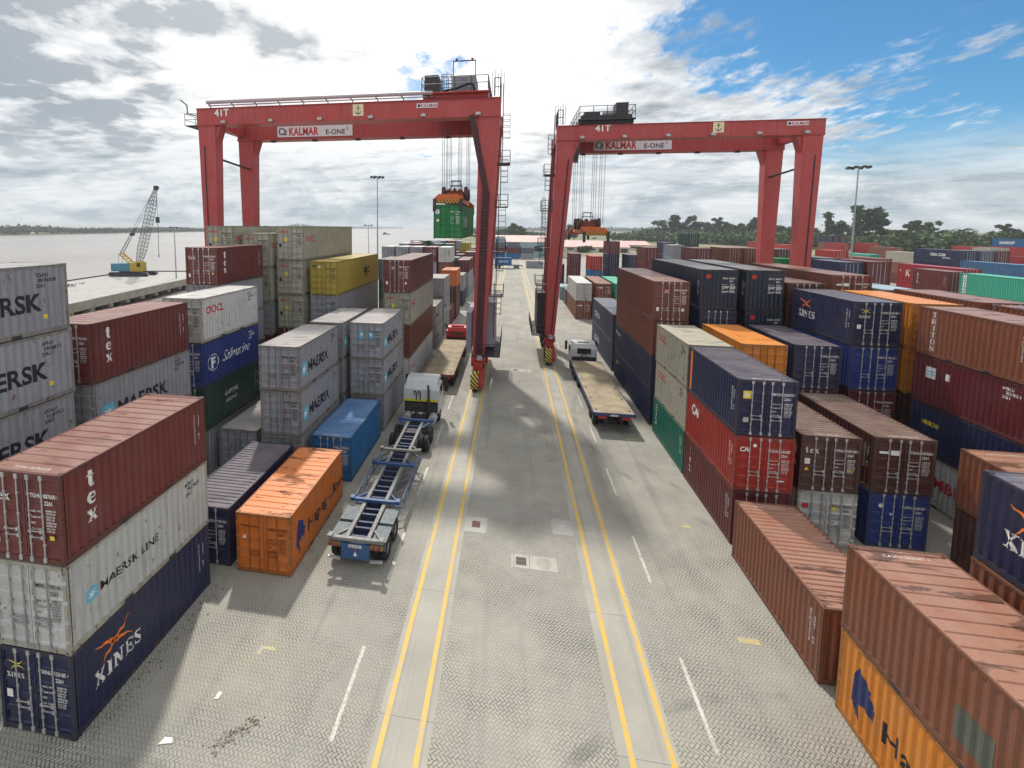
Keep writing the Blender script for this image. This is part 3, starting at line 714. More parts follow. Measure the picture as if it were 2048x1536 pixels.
stack(22.4, 50.8, ['maroon', 'chest', 'rust', 'rust'], 'of rust behind the long brown one', F40, sd=-1, lod=2)
stack(16.3, 50.6, ['navy', 'maroon', 'chest'], 'low behind the blue black pair', F40, sd=-1, lod=2)

# ---- far blocks on the tree side
FAR = [
 (27.3, 76.8, ['maroon']*4, 'of maroon with white script', HQ), (32.7, 79.5, ['chest']*4, 'of chestnut past the blue black roofs', HQ), (35.4, 79.8, ['rust', 'rust', 'chest', 'rust'], 'of rust past the blue black roofs', HQ),
 (38.3, 77, ['dkbrown', 'dkbrown', 'chest', 'dkbrown'], 'of dark brown framed by the crane legs', HQ), (34.0, 108.6, ['mgrey']*4, 'of pale grey before the trees', 2.75), (35.7, 119.6, ['slate', 'navy', 'navy', 'navy'], 'of navy before the field', 2.8),
 (39.7, 116.6, ['slate', 'dgreen', 'slate', 'dgreen', 'dgreen'], 'topped by dark green before the trees', 2.68), (36.8, 73, ['mint', 'green', 'green', 'green'], 'of green at the crane leg', 2.6),
 (38.3, 62.7, ['maroon', 'brown', 'navy', 'navy'], 'of navy past the long brown roof', 2.67), (40.95, 62.5, ['brown', 'maroon', 'maroon', 'maroon'], 'of maroon past the long brown roof', 2.7), (43.3, 75, ['slate', 'slate', 'apl', 'apl'], 'of blue black past the maroon one', 2.62),
 (62.3, 104, ['mint', 'kred', 'kred', 'red'], 'of red below the navy block', 2.6), (51.5, 102, ['maroon', 'red', 'rust', 'dkbrown'], 'of dark brown between the crane legs', 2.6),
 (93.4, 112.2, ['maroon', 'maroon', 'maroon', 'slate'], 'of slate and maroon doors beside the navy named one', 2.6), (96.4, 112.6, ['slate', 'slate', 'maroon', 'maroon'], 'of maroon doors second from the navy one', 2.6),
 (159, 188, ['mgrey', 'white', 'cream'], 'of cream far back', HQ), (163, 189, ['mgrey', 'white', 'cream'], 'of cream far back, farther from the river', HQ),
 (146, 250, ['kred', 'rust', 'rust', 'navy'], 'with navy top far back', HQ), (149.5, 251, ['kred', 'rust', 'rust', 'navy'], 'with navy top far back, second one', HQ), (153, 252, ['slate', 'rust', 'rust', 'dkbrown'], 'of rust far back beside the navy topped', HQ),
]
for x, y, t, w, h in FAR: stack(x, y, t, w, sd=-1, lod=2, H=h)
FAR40 = [
 (61, 63.6, ['teal', 'mint', ('mint', dict(side='china', lod=1))], 'of mint green by the frame edge', HQ), (67.5, 83.6, ['chest', 'kred', ('kred', dict(side='kline', lod=1))], 'of bright red with big white letter', HQ),
 (86, 95, ['navy', 'sea', ('sea', {})], 'of mid blue at the frame edge', HQ), (90.5, 112, ['navy', 'navy', ('navy', {}), ('navy', dict(side='cma'))], 'of navy with a long white name', 2.6),
 (180, 200, ['rust', 'rust', 'red', ('blue', dict(side='samskip'))], 'topped by bright blue at the frame edge', HQ), (167, 200, ['rust', 'rust', 'red'], 'of red under the far palms', HQ), (170.5, 186, ['rust', 'kred'], 'of bright red under the far palms', HQ),
 (113, 240, ['red', 'kred', 'kred'], 'of bright red far back below the wood', HQ), (105, 200, ['rust', 'red', 'red'], 'of red far back below the wood', HQ), (127, 182, ['chest', 'rust', 'rust'], 'of rust behind the navy named one', HQ),
 (142, 232, ['kred', 'kred', 'kred'], 'of bright red beside the light mast', HQ), (156, 236, ['kred', 'kred', 'red'], 'of bright red past the light mast', HQ), (72, 70, ['mgrey', 'mgrey'], 'of low grey past the mint green one', 2.7),
 (74, 110, ['maroon', 'chest', 'rust'], 'of rust behind the bright red one', HQ), (84, 128, ['rust', 'chest', 'mint'], 'with mint roof far back', HQ), (104, 140, ['brown', 'rust', 'cream'], 'with cream roof far back', HQ), (110, 138, ['rust', 'navy', 'rust'], 'with rust roof far back', HQ),
]
for x, y, t, w, h in FAR40: stack(x, y, t, w, F40, sd=-1, lod=2, H=h)
stack(61, 77.6, ['chest', 'brown', ('brown', dict(side='tex', lod=1))], 'beside the mint green one', sd=-1, H=HQ, lod=2)

# ---- far bays of the river side block
rnd = random.Random(11)
ROWN = ['', 'first', 'second', 'third', 'fourth', 'fifth', 'sixth', 'seventh', 'eighth']
for bi, (y, bay) in enumerate(((104, 'first'), (117, 'second'), (130, 'third'), (144, 'fourth'), (158, 'fifth'))):
    for r in range(2, 8 if bi < 2 else 9):
        n = 3 if bi == 0 else rnd.choice((3, 4, 4))
        if bi == 4: n = 3
        cols = [rnd.choice(('mgrey', 'mgrey', 'slate', 'maroon', 'brown', 'navy', 'chest', 'dgreen')) for _ in range(n)]
        if bi == 3 and r == 8: cols[-1] = 'maroon'
        if bi == 3 and r in (6, 7): cols[-1] = 'dgreen'
        if bi == 2 and r == 2: cols[-1] = 'yellow'
        stack(LX(r), y, cols, f'in the {ROWN[r]} row from the lane, {bay} far bay', lod=2, H=2.6)
for y, t, w in ((126, ['maroon', 'maroon', 'yellow'], 'on the lane edge with yellow top'), (139, ['brown', 'mgrey', 'maroon'], 'on the lane edge after the yellow top'), (152, ['white', 'mgrey', 'maroon'], 'on the lane edge near its far end')):
    stack(LX(1), y, t, w, lod=2, H=2.6)
for y, t, w in ((131, ['navy', 'brown'], 'low on the tree side lane edge, far'), (145, ['maroon', 'maroon', 'slate'], 'dark on the tree side lane edge, far')):
    stack(RX[1], y, t, w, sd=-1, lod=2)

# ---- containers standing crosswise at the end of the lane
def cross(x, y, z, col, lab, H=2.6, side=None):
    o = container(0, 0, 0, F20, H, col, sd=-1, lod=2, label=lab, side=side)
    o.location = (x, y, z); o.rotation_euler = (0, 0, R(90))
for i, (x, t) in enumerate(((-3.2, ['blue', 'brown', 'slate', 'ice']), (3.6, ['blue', 'maroon', 'slate']), (10.2, ['mgrey', 'slate', 'ice']))):
    for j, c in enumerate(t):
        cross(x, 227, .012+j*2.62, c, f"{PALETTE[c][1]} container set crosswise, {ORD[len(t)][j]} the {['wide', 'navy and maroon', 'pale green topped'][i]} pile closing the lane")
cross(11.3, 175.5, .012, 'mgrey', 'pale grey container set crosswise alone on the paving at the lane end')

def mass():
    """the boxes buried inside the stacks, past the three hundred that can be seen"""
    cols = sorted({t[5] for t in MASS}); V, F, M = [], [], []
    if not MASS: return
    for x, y, z, L, h, c in MASS:
        me = cmesh('lod', L, h); b0 = len(V); ci = cols.index(c)
        V += [(v.co.x+x+CW, v.co.y+y, v.co.z+z) for v in me.vertices]
        for p in me.polygons: F.append([b0+i for i in p.vertices]); M.append(ci)
    me = bpy.data.meshes.new('buried_containers'); me.from_pydata(V, [], F); me.polygons.foreach_set('material_index', M); me.update()
    o = link('buried_containers', me, [paint(PALETTE[c][0], .42, .55, .55, .45) for c in cols])
    tag(o, 'further containers buried inside and behind the stacks of the yard', 'container stack', kind='stuff')
mass()
# ------------------------------------------------------- camera, sky, ground
cam = bpy.data.cameras.new('camera'); camo = bpy.data.objects.new('camera', cam); COL.objects.link(camo)
CF, CPX, CPY, CPIT, CROL, CYAW, CH = 944.153, 866.778, 538.634, 0.0884, 0.0062, -0.1647, 14.516
cam.sensor_width = 36.0; cam.sensor_fit = 'HORIZONTAL'; cam.lens = CF/2048*36.0
cam.shift_x = (1024-CPX)/2048; cam.shift_y = (CPY-768)/2048
cam.clip_start = 0.5; cam.clip_end = 60000
camo.location = (0, 0, CH)
camo.rotation_euler = (Matrix.Rotation(-CYAW, 3, 'Z') @ Matrix.Rotation(math.pi/2-CPIT, 3, 'X') @ Matrix.Rotation(CROL, 3, 'Z')).to_euler()
SC.camera = camo

SUN_EL, SUN_AZ = 51.0, -21.0          # elevation; degrees clockwise from +y
sun = bpy.data.lights.new('sun', 'SUN'); suno = bpy.data.objects.new('sun', sun); COL.objects.link(suno)
sun.energy = 3.5; sun.angle = R(2.6); sun.color = (1.0, 0.95, 0.87)
sd_ = Vector((math.sin(R(SUN_AZ))*math.cos(R(SUN_EL)), math.cos(R(SUN_AZ))*math.cos(R(SUN_EL)), math.sin(R(SUN_EL))))
suno.rotation_euler = sd_.to_track_quat('Z', 'Y').to_euler()
suno.location = sd_*200

W = bpy.data.worlds.new('World'); SC.world = W; W.use_nodes = True
nt = W.node_tree; nt.nodes.clear(); g = G(nt)
sky = g.n('ShaderNodeTexSky', sky_type='NISHITA', sun_disc=False)
sky.sun_elevation = R(SUN_EL); sky.sun_rotation = R(SUN_AZ); sky.air_density = 1.0; sky.dust_density = 0.6; sky.ozone_density = 2.0
d = g.n('ShaderNodeTexCoord').outputs['Generated']
sx = g.n('ShaderNodeSeparateXYZ', {0: d}); dx, dy, dz = sx.outputs
dzp = g.m('MAXIMUM', dz, 0.0)
inv = g.m('DIVIDE', 1.0, g.m('ADD', dzp, 0.11))
pl = g.n('ShaderNodeCombineXYZ', {0: g.m('MULTIPLY', dx, inv), 1: g.m('MULTIPLY', dy, inv), 2: 0.0}).outputs[0]
def lobe(v, k, lo, hi):
    """1 near the direction v, 0 far from it"""
    v = Vector(v).normalized()
    return g.ramp(g.vm('DOT_PRODUCT', d, tuple(v)), math.cos(R(hi)), math.cos(R(lo)), 0.0, k)
off = lambda v, x, y: g.vm('ADD', v, (x, y, 0))
SX, SY = math.sin(R(SUN_AZ))*.09, math.cos(R(SUN_AZ))*.09
n1 = g.noise(pl, 0.95, 10, 0.55, 0.25)
n2 = g.noise(off(pl, 7.3, 2.1), 2.3, 9, 0.58, 0.2); n2b = g.noise(off(pl, 7.3+SX, 2.1-SY), 2.3, 9, 0.58, 0.2)
n3 = g.noise(off(pl, 3.9, 8.4), 0.9, 7, 0.55, 0.2)
n4 = g.noise(g.scale(off(pl, 1.7, 5.0), (1, .55, 1)), 9.0, 7, 0.62, 0.15)
blue = g.m('ADD', lobe((1.0, 1.15, .46), .25, 5, 19), g.m('ADD', lobe((-.17, 1.0, .29), .17, 0, 6), lobe((.50, 1.1, .46), .22, 1, 11)))
cov = g.m('ADD', g.m('ADD', g.m('MULTIPLY', n1, 0.62), g.m('MULTIPLY', n2, 0.38)), g.m('MULTIPLY', g.m('SUBTRACT', n4, .5), .55))
cov = g.m('SUBTRACT', cov, g.m('ADD', blue, -0.10))
dens = g.ramp(cov, 0.36, 0.54)
relief = g.m('MULTIPLY', g.m('SUBTRACT', n2, n2b), 2.6)
shade = g.ramp(g.m('ADD', g.m('MULTIPLY', n3, 0.75), g.m('MULTIPLY', n2, 0.45)), 0.45, 0.82)
shade = g.m('ADD', g.m('ADD', shade, relief), g.m('MULTIPLY', g.m('SUBTRACT', n4, .5), .22))
dark = g.m('ADD', lobe((-.98, .92, .43), 1.15, 2, 14), g.m('ADD', lobe((-.70, .95, .54), 1.0, 0, 8), lobe((-.50, 1.0, .37), .8, 0, 5)))
shade = g.m('ADD', shade, g.m('MULTIPLY', dark, g.ramp(g.m('ADD', g.m('MULTIPLY', n3, .55), g.m('MULTIPLY', n2, .5)), .44, .62, .35, 1.15)))
sunny = g.m('ADD', lobe((-.42, 1.0, .75), 1.0, 10, 36), lobe((-.02, 1, .36), .8, 2, 17))
shade = g.m('SUBTRACT', shade, g.m('MULTIPLY', sunny, 0.55), clamp=True)
ccol = g.mix(shade, (0.96, 0.98, 1.0, 1), (0.40, 0.455, 0.51, 1))
ccol = g.mix(g.m('MULTIPLY', sunny, g.m('SUBTRACT', .9, g.m('MULTIPLY', shade, .7)), clamp=True), ccol, (1.18, 1.17, 1.15, 1))
# banked grey-blue cloud towards the horizon
low = g.ramp(dz, 0.015, 0.20, 1.0, 0.0)
hv_ = g.n('ShaderNodeCombineXYZ', {0: g.m('MULTIPLY', dx, 2.4), 1: g.m('MULTIPLY', dy, 2.4), 2: g.m('MULTIPLY', dz, 6.0)}).outputs[0]
b1 = g.noise(hv_, 2.2, 9, 0.6, 0.35); b2 = g.noise(g.vm('ADD', hv_, (0, 0, .16)), 2.2, 9, 0.6, 0.35)
band = g.m('ADD', g.ramp(b1, 0.34, 0.66), g.m('MULTIPLY', g.m('SUBTRACT', b1, b2), 2.6), clamp=True)
lowc = g.mix(band, (0.40, 0.50, 0.565, 1), (0.84, 0.88, 0.90, 1))
ccol = g.mix(g.m('MULTIPLY', low, 0.8), ccol, lowc)
# unseen cloud added overhead and behind, brightness set to tune the fill light
high = g.m('MAXIMUM', g.ramp(dz, 0.48, 0.70), g.ramp(dy, 0.25, -0.35))
ccol = g.mix(high, ccol, g.mix(n2, (0.68, 0.71, 0.75, 1), (1.08, 1.10, 1.12, 1)))
dens = g.m('MAXIMUM', g.m('MAXIMUM', dens, g.ramp(dz, 0.05, 0.17, 1.0, 0.0)), g.ramp(dx, -.12, -.32))
skyc = g.mix(1.0, sky.outputs[0], (0.47, 0.90, 1.12, 1), 'MULTIPLY')
tot = g.mix(dens, skyc, g.mix(1.0, ccol, (10, 10, 10, 1), 'MULTIPLY'))
bg = g.n('ShaderNodeBackground', {'Color': tot, 'Strength': 0.1})
wo = g.n('ShaderNodeOutputWorld'); nt.links.new(bg.outputs[0], wo.inputs[0])

SC.view_settings.view_transform = 'Standard'; SC.view_settings.look = 'None'
SC.view_settings.exposure = 0.0; SC.view_settings.gamma = 1.0
SC.cycles.use_denoising = True
SC.cycles.max_bounces = 6; SC.cycles.diffuse_bounces = 3; SC.cycles.glossy_bounces = 3; SC.cycles.transmission_bounces = 2

# -------------------------------------------------------------- materials
def mat_pavers():
    m, g, b = new_mat('interlocking concrete pavers')
    p = g.n('ShaderNodeTexCoord').outputs['Object']
    rot = g.n('ShaderNodeVectorRotate', {'Vector': p, 'Axis': (0, 0, 1), 'Angle': R(45)}).outputs[0]
    wob = g.n('ShaderNodeTexNoise', {'Vector': p, 'Scale': 8.5, 'Detail': 1.0}).outputs['Color']
    q = g.vm('ADD', g.scale(rot, (1/.098,)*3), g.scale(g.vm('SUBTRACT', wob, (.5, .5, .5)), (.6, .6, 0)))
    s = g.n('ShaderNodeSeparateXYZ', {0: q}); x, y = s.outputs[0], s.outputs[1]
    ix, iy = g.m('FLOOR', x), g.m('FLOOR', y); fx, fy = g.m('FRACT', x), g.m('FRACT', y)
    k = g.m('FLOORED_MODULO', g.m('SUBTRACT', ix, iy), 4.0)
    eq = lambda v: g.m('MULTIPLY', g.m('COMPARE', k, float(v), 0.25), 9.0)
    dl = g.m('ADD', fx, eq(1)); dr = g.m('ADD', g.m('SUBTRACT', 1.0, fx), eq(0))
    db = g.m('ADD', fy, eq(2)); dt = g.m('ADD', g.m('SUBTRACT', 1.0, fy), eq(3))
    dd = g.m('MINIMUM', g.m('MINIMUM', dl, dr), g.m('MINIMUM', db, dt))
    joint = g.ramp(dd, 0.06, 0.18, 1.0, 0.0)
    patchy = g.ramp(g.noise(p, 0.35, 5, 0.6), 0.32, 0.74, 0.15, 0.95)
    big = g.noise(p, 0.12, 6, 0.6); mid = g.noise(p, 1.3, 6, 0.65); fine = g.noise(p, 30, 3, 0.7)
    c = g.mix(g.ramp(big, 0.3, 0.7), (0.33, 0.314, 0.268, 1), (0.415, 0.394, 0.332, 1))
    c = g.mix(g.ramp(mid, 0.35, 0.75, 0.0, 0.4), c, (0.26, 0.25, 0.225, 1))
    c = g.mix(g.ramp(fine, 0.3, 0.7, 0.0, 0.22), c, (0.24, 0.235, 0.215, 1))
    # tyre wear lanes along y and oil spots
    lane = g.noise(g.scale(p, (1.6, 0.05, 1)), 1.0, 4, 0.6)
    c = g.mix(g.ramp(lane, 0.52, 0.75, 0.0, 0.5), c, (0.19, 0.187, 0.178, 1))
    dust_and_light = g.ramp(g.noise(g.vm('ADD', p, (31, 7, 0)), 0.16, 6, 0.65), 0.48, 0.70, 0.0, 0.55)
    c = g.mix(dust_and_light, c, (0.42, 0.38, 0.295, 1))
    sxy = g.n('ShaderNodeSeparateXYZ', {0: p}); tk = None
    for cx, cy, rr_ in ((9.5, 4.0, 9.2), (9.5, 4.0, 11.1), (-16, 30, 11.4), (-16, 30, 13.2), (22, 36, 15.2), (22, 36, 17.0), (-9, 2, 6.3), (-9, 2, 8.1), (14, 74, 9.0), (14, 74, 10.8)):
        ln = g.vm('LENGTH', g.vm('SUBTRACT', p, (cx, cy, 0)))
        a_ = g.ramp(g.m('ABSOLUTE', g.m('SUBTRACT', ln, rr_)), .10, .26, 1.0, 0.0)
        tk = a_ if tk is None else g.m('MAXIMUM', tk, a_)
    c = g.mix(g.m('MULTIPLY', tk, g.ramp(g.noise(p, 0.45, 5, 0.65), 0.42, 0.66, 0.0, 0.55)), c, (0.13, 0.127, 0.12, 1))
    oil = g.ramp(g.noise(p, 0.9, 7, 0.7, 0.5), 0.64, 0.72, 0.0, 0.6)
    c = g.mix(oil, c, (0.12, 0.115, 0.11, 1))
    c = g.mix(g.m('MULTIPLY', joint, patchy), c, (0.06, 0.056, 0.05, 1))
    g.set(b.inputs['Base Color'], c); b.inputs['Roughness'].default_value = 0.75
    bp = g.n('ShaderNodeBump', {'Strength': 0.5, 'Distance': 0.02, 'Height': g.m('SUBTRACT', 1.0, joint)})
    g.set(b.inputs['Normal'], bp.outputs[0])
    return m

def mat_concrete(name='runway concrete', c0=(0.315, 0.30, 0.255, 1), c1=(0.395, 0.375, 0.317, 1)):
    m, g, b = new_mat(name)
    p = g.n('ShaderNodeTexCoord').outputs['Object']
    c = g.mix(g.ramp(g.noise(p, 0.5, 6, 0.6), 0.3, 0.7), c0, c1)
    c = g.mix(g.ramp(g.noise(p, 14, 4, 0.7), 0.4, 0.7, 0, 0.25), c, (0.26, 0.25, 0.225, 1))
    tr = g.noise(g.scale(p, (2.8, 0.04, 1)), 1.0, 4, 0.6)
    c = g.mix(g.ramp(tr, 0.5, 0.72, 0.0, 0.5), c, (0.19, 0.187, 0.178, 1))
    sp = g.n('ShaderNodeSeparateXYZ', {0: p})
    jn = g.ramp(g.m('ABSOLUTE', g.m('SUBTRACT', g.m('FRACT', g.m('DIVIDE', sp.outputs[1], 5.0)), 0.5)), 0.0, 0.004, 0.7, 0.0)
    c = g.mix(jn, c, (0.1, 0.1, 0.09, 1))
    g.set(b.inputs['Base Color'], c); b.inputs['Roughness'].default_value = 0.7
    return m

def mat_line(name, srgb, wear=0.5):
    """worn road paint: the paint chips away where the noise is high"""
    m, g, b = new_mat(name)
    p = g.n('ShaderNodeTexCoord').outputs['Object']
    w = g.ramp(g.m('ADD', g.m('MULTIPLY', g.noise(p, 9, 6, 0.75), 0.7), g.m('MULTIPLY', g.noise(p, 0.8, 3, 0.6), 0.35)), 0.52+.1*(1-wear), 0.64+.1*(1-wear))
    c = g.mix(w, lin(srgb), (0.38, 0.36, 0.305, 1))
    c = g.mix(g.ramp(g.noise(p, 2.0, 5, 0.6), 0.4, 0.7, 0, 0.25), c, (0.30, 0.27, 0.2, 1))
    g.set(b.inputs['Base Color'], c); b.inputs['Roughness'].default_value = 0.6
    return m
M_PAVE = mat_pavers(); M_CONC = mat_concrete()
M_YLINE = mat_line('yellow road paint', (210, 170, 66), 0.95); M_WLINE = mat_line('white road paint', (200, 198, 188), 1.5)
M_SLAB = mat_concrete('cover slab concrete', (0.38, 0.36, 0.32, 1), (0.46, 0.44, 0.385, 1))

# ------------------------------------------------------------------- sheets
def sheet(name, pts, z, mat, kind='structure', label=None, cat=None):
    me = bpy.data.meshes.new(name)
    me.from_pydata([(x, y, z) for x, y in pts], [], [list(range(len(pts)))]); me.update()
    o = link(name, me, mat)
    return tag(o, label, cat, None, kind)

def strip(name, quads, z, mat):
    V, F = [], []
    for x0, x1, y0, y1 in quads:
        b = len(V); V += [(x0, y0, z), (x1, y0, z), (x1, y1, z), (x0, y1, z)]; F.append([b, b+1, b+2, b+3])
    me = bpy.data.meshes.new(name); me.from_pydata(V, [], F); me.update()
    return tag(link(name, me, mat), kind='structure')

# land beyond the yard: grass and sand
m, g, b = new_mat('sandy grassland')
p = g.n('ShaderNodeTexCoord').outputs['Object']
c = g.mix(g.ramp(g.noise(g.scale(p, (1, 1.6, 1)), 0.012, 6, 0.6), 0.46, 0.54), (0.095, 0.12, 0.04, 1), (0.33, 0.29, 0.18, 1))
c = g.mix(g.ramp(g.noise(p, 0.06, 6, 0.65), 0.45, 0.65, 0, 0.6), c, (0.10, 0.12, 0.04, 1))
c = g.mix(g.ramp(g.noise(p, 0.6, 4, 0.7), 0.3, 0.7, 0, 0.4), c, (0.2, 0.19, 0.1, 1))
g.set(b.inputs['Base Color'], c); b.inputs['Roughness'].default_value = 0.9
M_FIELD = m
SHORE = [(-30.5, -40), (-30.5, 62), (-33, 100), (-42, 150), (-50, 200), (-54, 260), (-62, 400), (-86, 775), (-118, 1077), (-330, 2300), (-1000, 6000), (-1700, 9000)]
fld = SHORE + [(14000, 9000), (14000, -40)]
sheet('field_ground', fld, -0.012, M_FIELD)
m, g, b = new_mat('muddy bank')
p = g.n('ShaderNodeTexCoord').outputs['Object']
g.set(b.inputs['Base Color'], g.mix(g.ramp(g.noise(p, 0.5, 6, 0.6), 0.35, 0.65), (0.10, 0.085, 0.04, 1), (0.19, 0.15, 0.075, 1))); b.inputs['Roughness'].default_value = 0.8
bk = MB()
for (x0, y0), (x1, y1) in zip(SHORE, SHORE[1:]):
    bk.add([(x0, y0, -.012), (x1, y1, -.012), (x1-(44 if y1 < 140 else 9), y1, -3.9), (x0-(44 if y0 < 140 else 9), y0, -3.9)], [(0, 1, 2, 3)])
tag(bk.obj('river_bank', m), kind='structure')
YARD = [(-30.2, -30), (-30.2, 62), (-32.7, 100), (-41.5, 150), (-49, 200), (-52, 245), (40, 250), (120, 262), (240, 300), (320, 280), (320, -30)]
sheet('yard_paving', YARD, 0.0, M_PAVE)
# river
m, g, b = new_mat('river water')
p = g.n('ShaderNodeTexCoord').outputs['Object']
c = g.mix(g.ramp(g.noise(g.scale(p, (1, .25, 1)), 0.012, 5, 0.6), 0.3, 0.7), (0.30, 0.262, 0.235, 1), (0.37, 0.325, 0.29, 1))
g.set(b.inputs['Base Color'], c); b.inputs['Roughness'].default_value = 0.22
b.inputs['Specular IOR Level'].default_value = 0.5
h = g.m('ADD', g.noise(g.scale(p, (1, .5, 1)), 0.9, 4, 0.6), g.m('MULTIPLY', g.noise(p, 0.07, 4, 0.6), 2.0))
bp = g.n('ShaderNodeBump', {'Strength': 0.35, 'Distance': 0.3, 'Height': h}); g.set(b.inputs['Normal'], bp.outputs[0])
sheet('river_water', [(-14000, -40), (200, -40), (200, 9000), (-14000, 9000)], -3.2, m)

# ------------------------------------------------------- runways and markings
YL0, YL1 = -30, 218
strip('concrete_runway', [(-3.62, -1.98, YL0, YL1), (3.17, 4.82, YL0, YL1)], .004, M_CONC)
strip('yellow_road_line', [(-3.46, -3.30, YL0, YL1), (-2.37, -2.21, YL0, YL1), (3.46, 3.62, YL0, YL1), (4.56, 4.72, YL0, YL1)], .008, M_YLINE)
strip('white_road_line', [(-4.84, -4.72, 11.5+6.25*i, 14.6+6.25*i) for i in range(-2, 30)] + [(5.86, 5.98, 13.0+6.45*i, 16.0+6.45*i) for i in range(-2, 29)], .004, M_WLINE)
M_YFADE = mat_line('faded yellow paint', (205, 182, 90), 1.5)
strip('yellow_paint_mark', [(-8.3, -7.78, 13.9, 14.03), (-8.3, -8.18, 13.7, 13.9), (8.2, 8.9, 17.0, 17.25), (8.5, 8.9, 23.6, 23.75), (8.0, 8.8, 33.2, 33.4)], .004, M_YFADE)

def cover(name, x0, x1, y0, y1, label, kind):
    r_ = empty(name, ((x0+x1)/2, (y0+y1)/2, 0), 0, label, 'drain cover', 'covers set in the lane paving')
    w, h = (x1-x0)/2, (y1-y0)/2
    MB().box(-w, w, -h, h, -.05, .006).obj('slab', M_SLAB, r_)
    if kind == 'double':
        b_ = MB(); gx = -w+.42
        b_.box(gx-.22, gx+.22, -.25, .25, 0, .010); b_.obj('grate_recess', M_BLACK, r_)
        b_ = MB()
        for i in range(5): b_.box(gx-.21+i*.1, gx-.17+i*.1, -.24, .24, .0, .016)
        for j in range(3): b_.box(gx-.22, gx+.22, -.22+j*.2, -.18+j*.2, .0, .0145)
        b_.obj('grate', simple('cast grate', (112, 108, 100), .7, .2, 8), r_)
        MB().cyl((w-.55, 0, 0), (w-.55, 0, .012), .33, 24).obj('round_lid', M_CONC, r_)
        MB().box(gx+.36, gx+.375, -h, h, 0, .008).obj('joint', M_BLACK, r_)
    else:
        b_ = MB().box(-.2, .2, -.24, .26, 0, .012); b_.obj('square_lid', simple('rusty lid', (104, 70, 60), .7, .5, 8) if kind == 'rust' else M_GALV, r_)
cover('drain_cover', .25, 2.2, 19.4, 20.25, 'wide concrete cover slab with a slotted grate and a round lid, nearest the camera', 'double')
cover('drain_cover', -2.0, -.92, 21.45, 22.65, 'square concrete cover with a rusty lid beside the runway', 'rust')
cover('drain_cover', 2.2, 3.17, 21.95, 23.15, 'square concrete cover with a grey lid beside the runway', 'grey')
cover('drain_cover', .2, 2.2, 47.6, 48.6, 'wide concrete cover slab between the crane feet', 'double')
# scraps and a rubble patch at the foot of the navy container
def scrap(x, y, pts, mat, label):
    b_ = MB(); b_.prism(pts, 'z', 0.004, .03); o = b_.obj('paper_scrap', mat, None, (x, y, 0)); tag(o, label, 'litter', 'scraps lying on the paving')
scrap(-9.35, 10.7, [(-.16, -.1), (.2, .0), (.12, .12), (-.1, .1)], M_WHITE, 'white paper scrap lying on the paving by the navy container')
scrap(-8.7, 12.15, [(-.06, -.12), (.06, -.1), (.08, .1), (-.05, .12)], M_WHITE, 'small white scrap on the open paving')
m, g, b = new_mat('loose rubble'); p = g.n('ShaderNodeTexCoord').outputs['Object']
g.set(b.inputs['Base Color'], g.mix(g.ramp(g.noise(p, 3, 6, 0.7), 0.4, 0.6), (0.10, 0.088, 0.06, 1), (0.30, 0.28, 0.22, 1))); b.inputs['Roughness'].default_value = .9
rb = MB(); rr = random.Random(3)
for _ in range(110):
    t = rr.random(); x = -8.0+t*.9+rr.gauss(0, .12); y = 10.7+t*1.05+rr.gauss(0, .1); s = rr.uniform(.012, .035)
    rb.cbox((x, y, s*.4), (s*1.6, s*1.3, s))
for _ in range(220):
    t = rr.random(); x = -11.55+rr.gauss(0, .16)+t*.2; y = 10.0+t*7; s = rr.uniform(.01, .03)
    rb.cbox((x, y, s*.4), (s*1.6, s*1.3, s))
tag(rb.obj('rubble', m), 'loose rubble and grit swept along the foot of the containers', 'rubble', kind='stuff')
# ------------------------------------------------------------ gantry cranes
def stripes(name, c0, c1, freq, d=(1, 0, 1)):
    m, g, b = new_mat(name)
    p = g.n('ShaderNodeTexCoord').outputs['Object']
    t = g.m('FRACT', g.m('MULTIPLY', g.vm('DOT_PRODUCT', p, d), freq))
    c = g.mix(g.m('GREATER_THAN', t, 0.5), lin(c0), lin(c1))
    c = g.mix(g.ramp(g.noise(p, 7, 6, .7), .45, .75, 0, .5), c, lin((70, 60, 45)))
    g.set(b.inputs['Base Color'], c); b.inputs['Roughness'].default_value = .6
    return m
M_HAZ = stripes('hazard stripes', (206, 176, 60), (24, 24, 26), 2.9)
M_HAZ2 = stripes('hazard stripes small', (206, 150, 50), (60, 40, 20), 3.4)
M_PIPE = simple('pale duct', (176, 160, 165), .5, .15, 5)
M_CAB = simple('lilac grey cabinet', (150, 146, 160), .5, .12, 3)
M_MACH = simple('machinery grey', (120, 118, 124), .55, .3, 3)
M_DARKM = simple('dark machinery', (48, 46, 50), .6, .4, 3)
M_CHAIN = simple('energy chain', (66, 34, 38), .7, .3, 10)
M_SIGN = simple('sign panel', (214, 208, 212), .5, .06, 3)
M_CREAM = simple('cream sign', (222, 208, 168), .5, .06, 3)

def railing(b, pts, h=1.05, r=.028, mid=True, gap=1.6):
    """posts and rails along pts"""
    for a, c in zip(pts, pts[1:]):
        a = Vector(a); c = Vector(c); L = (c-a).length; n = max(1, round(L/gap))
        for i in range(n+1): q = a.lerp(c, i/n); b.cyl(q, q+Vector((0, 0, h)), r, 5)
        for k in ((h, h*.5) if mid else (h,)): b.cyl(a+Vector((0, 0, k)), c+Vector((0, 0, k)), r, 5)

def panel(parent, name, x0, x1, z0, z1, y, mat, t=.03):
    return MB().box(x0, x1, y-t, y, z0, z1).obj(name, mat, parent)
def wtext(parent, p2d, x, z, y, mat, name='lettering'):
    return flat(p2d, mat, parent, name, lambda a, b: (x+a, y, z+b))

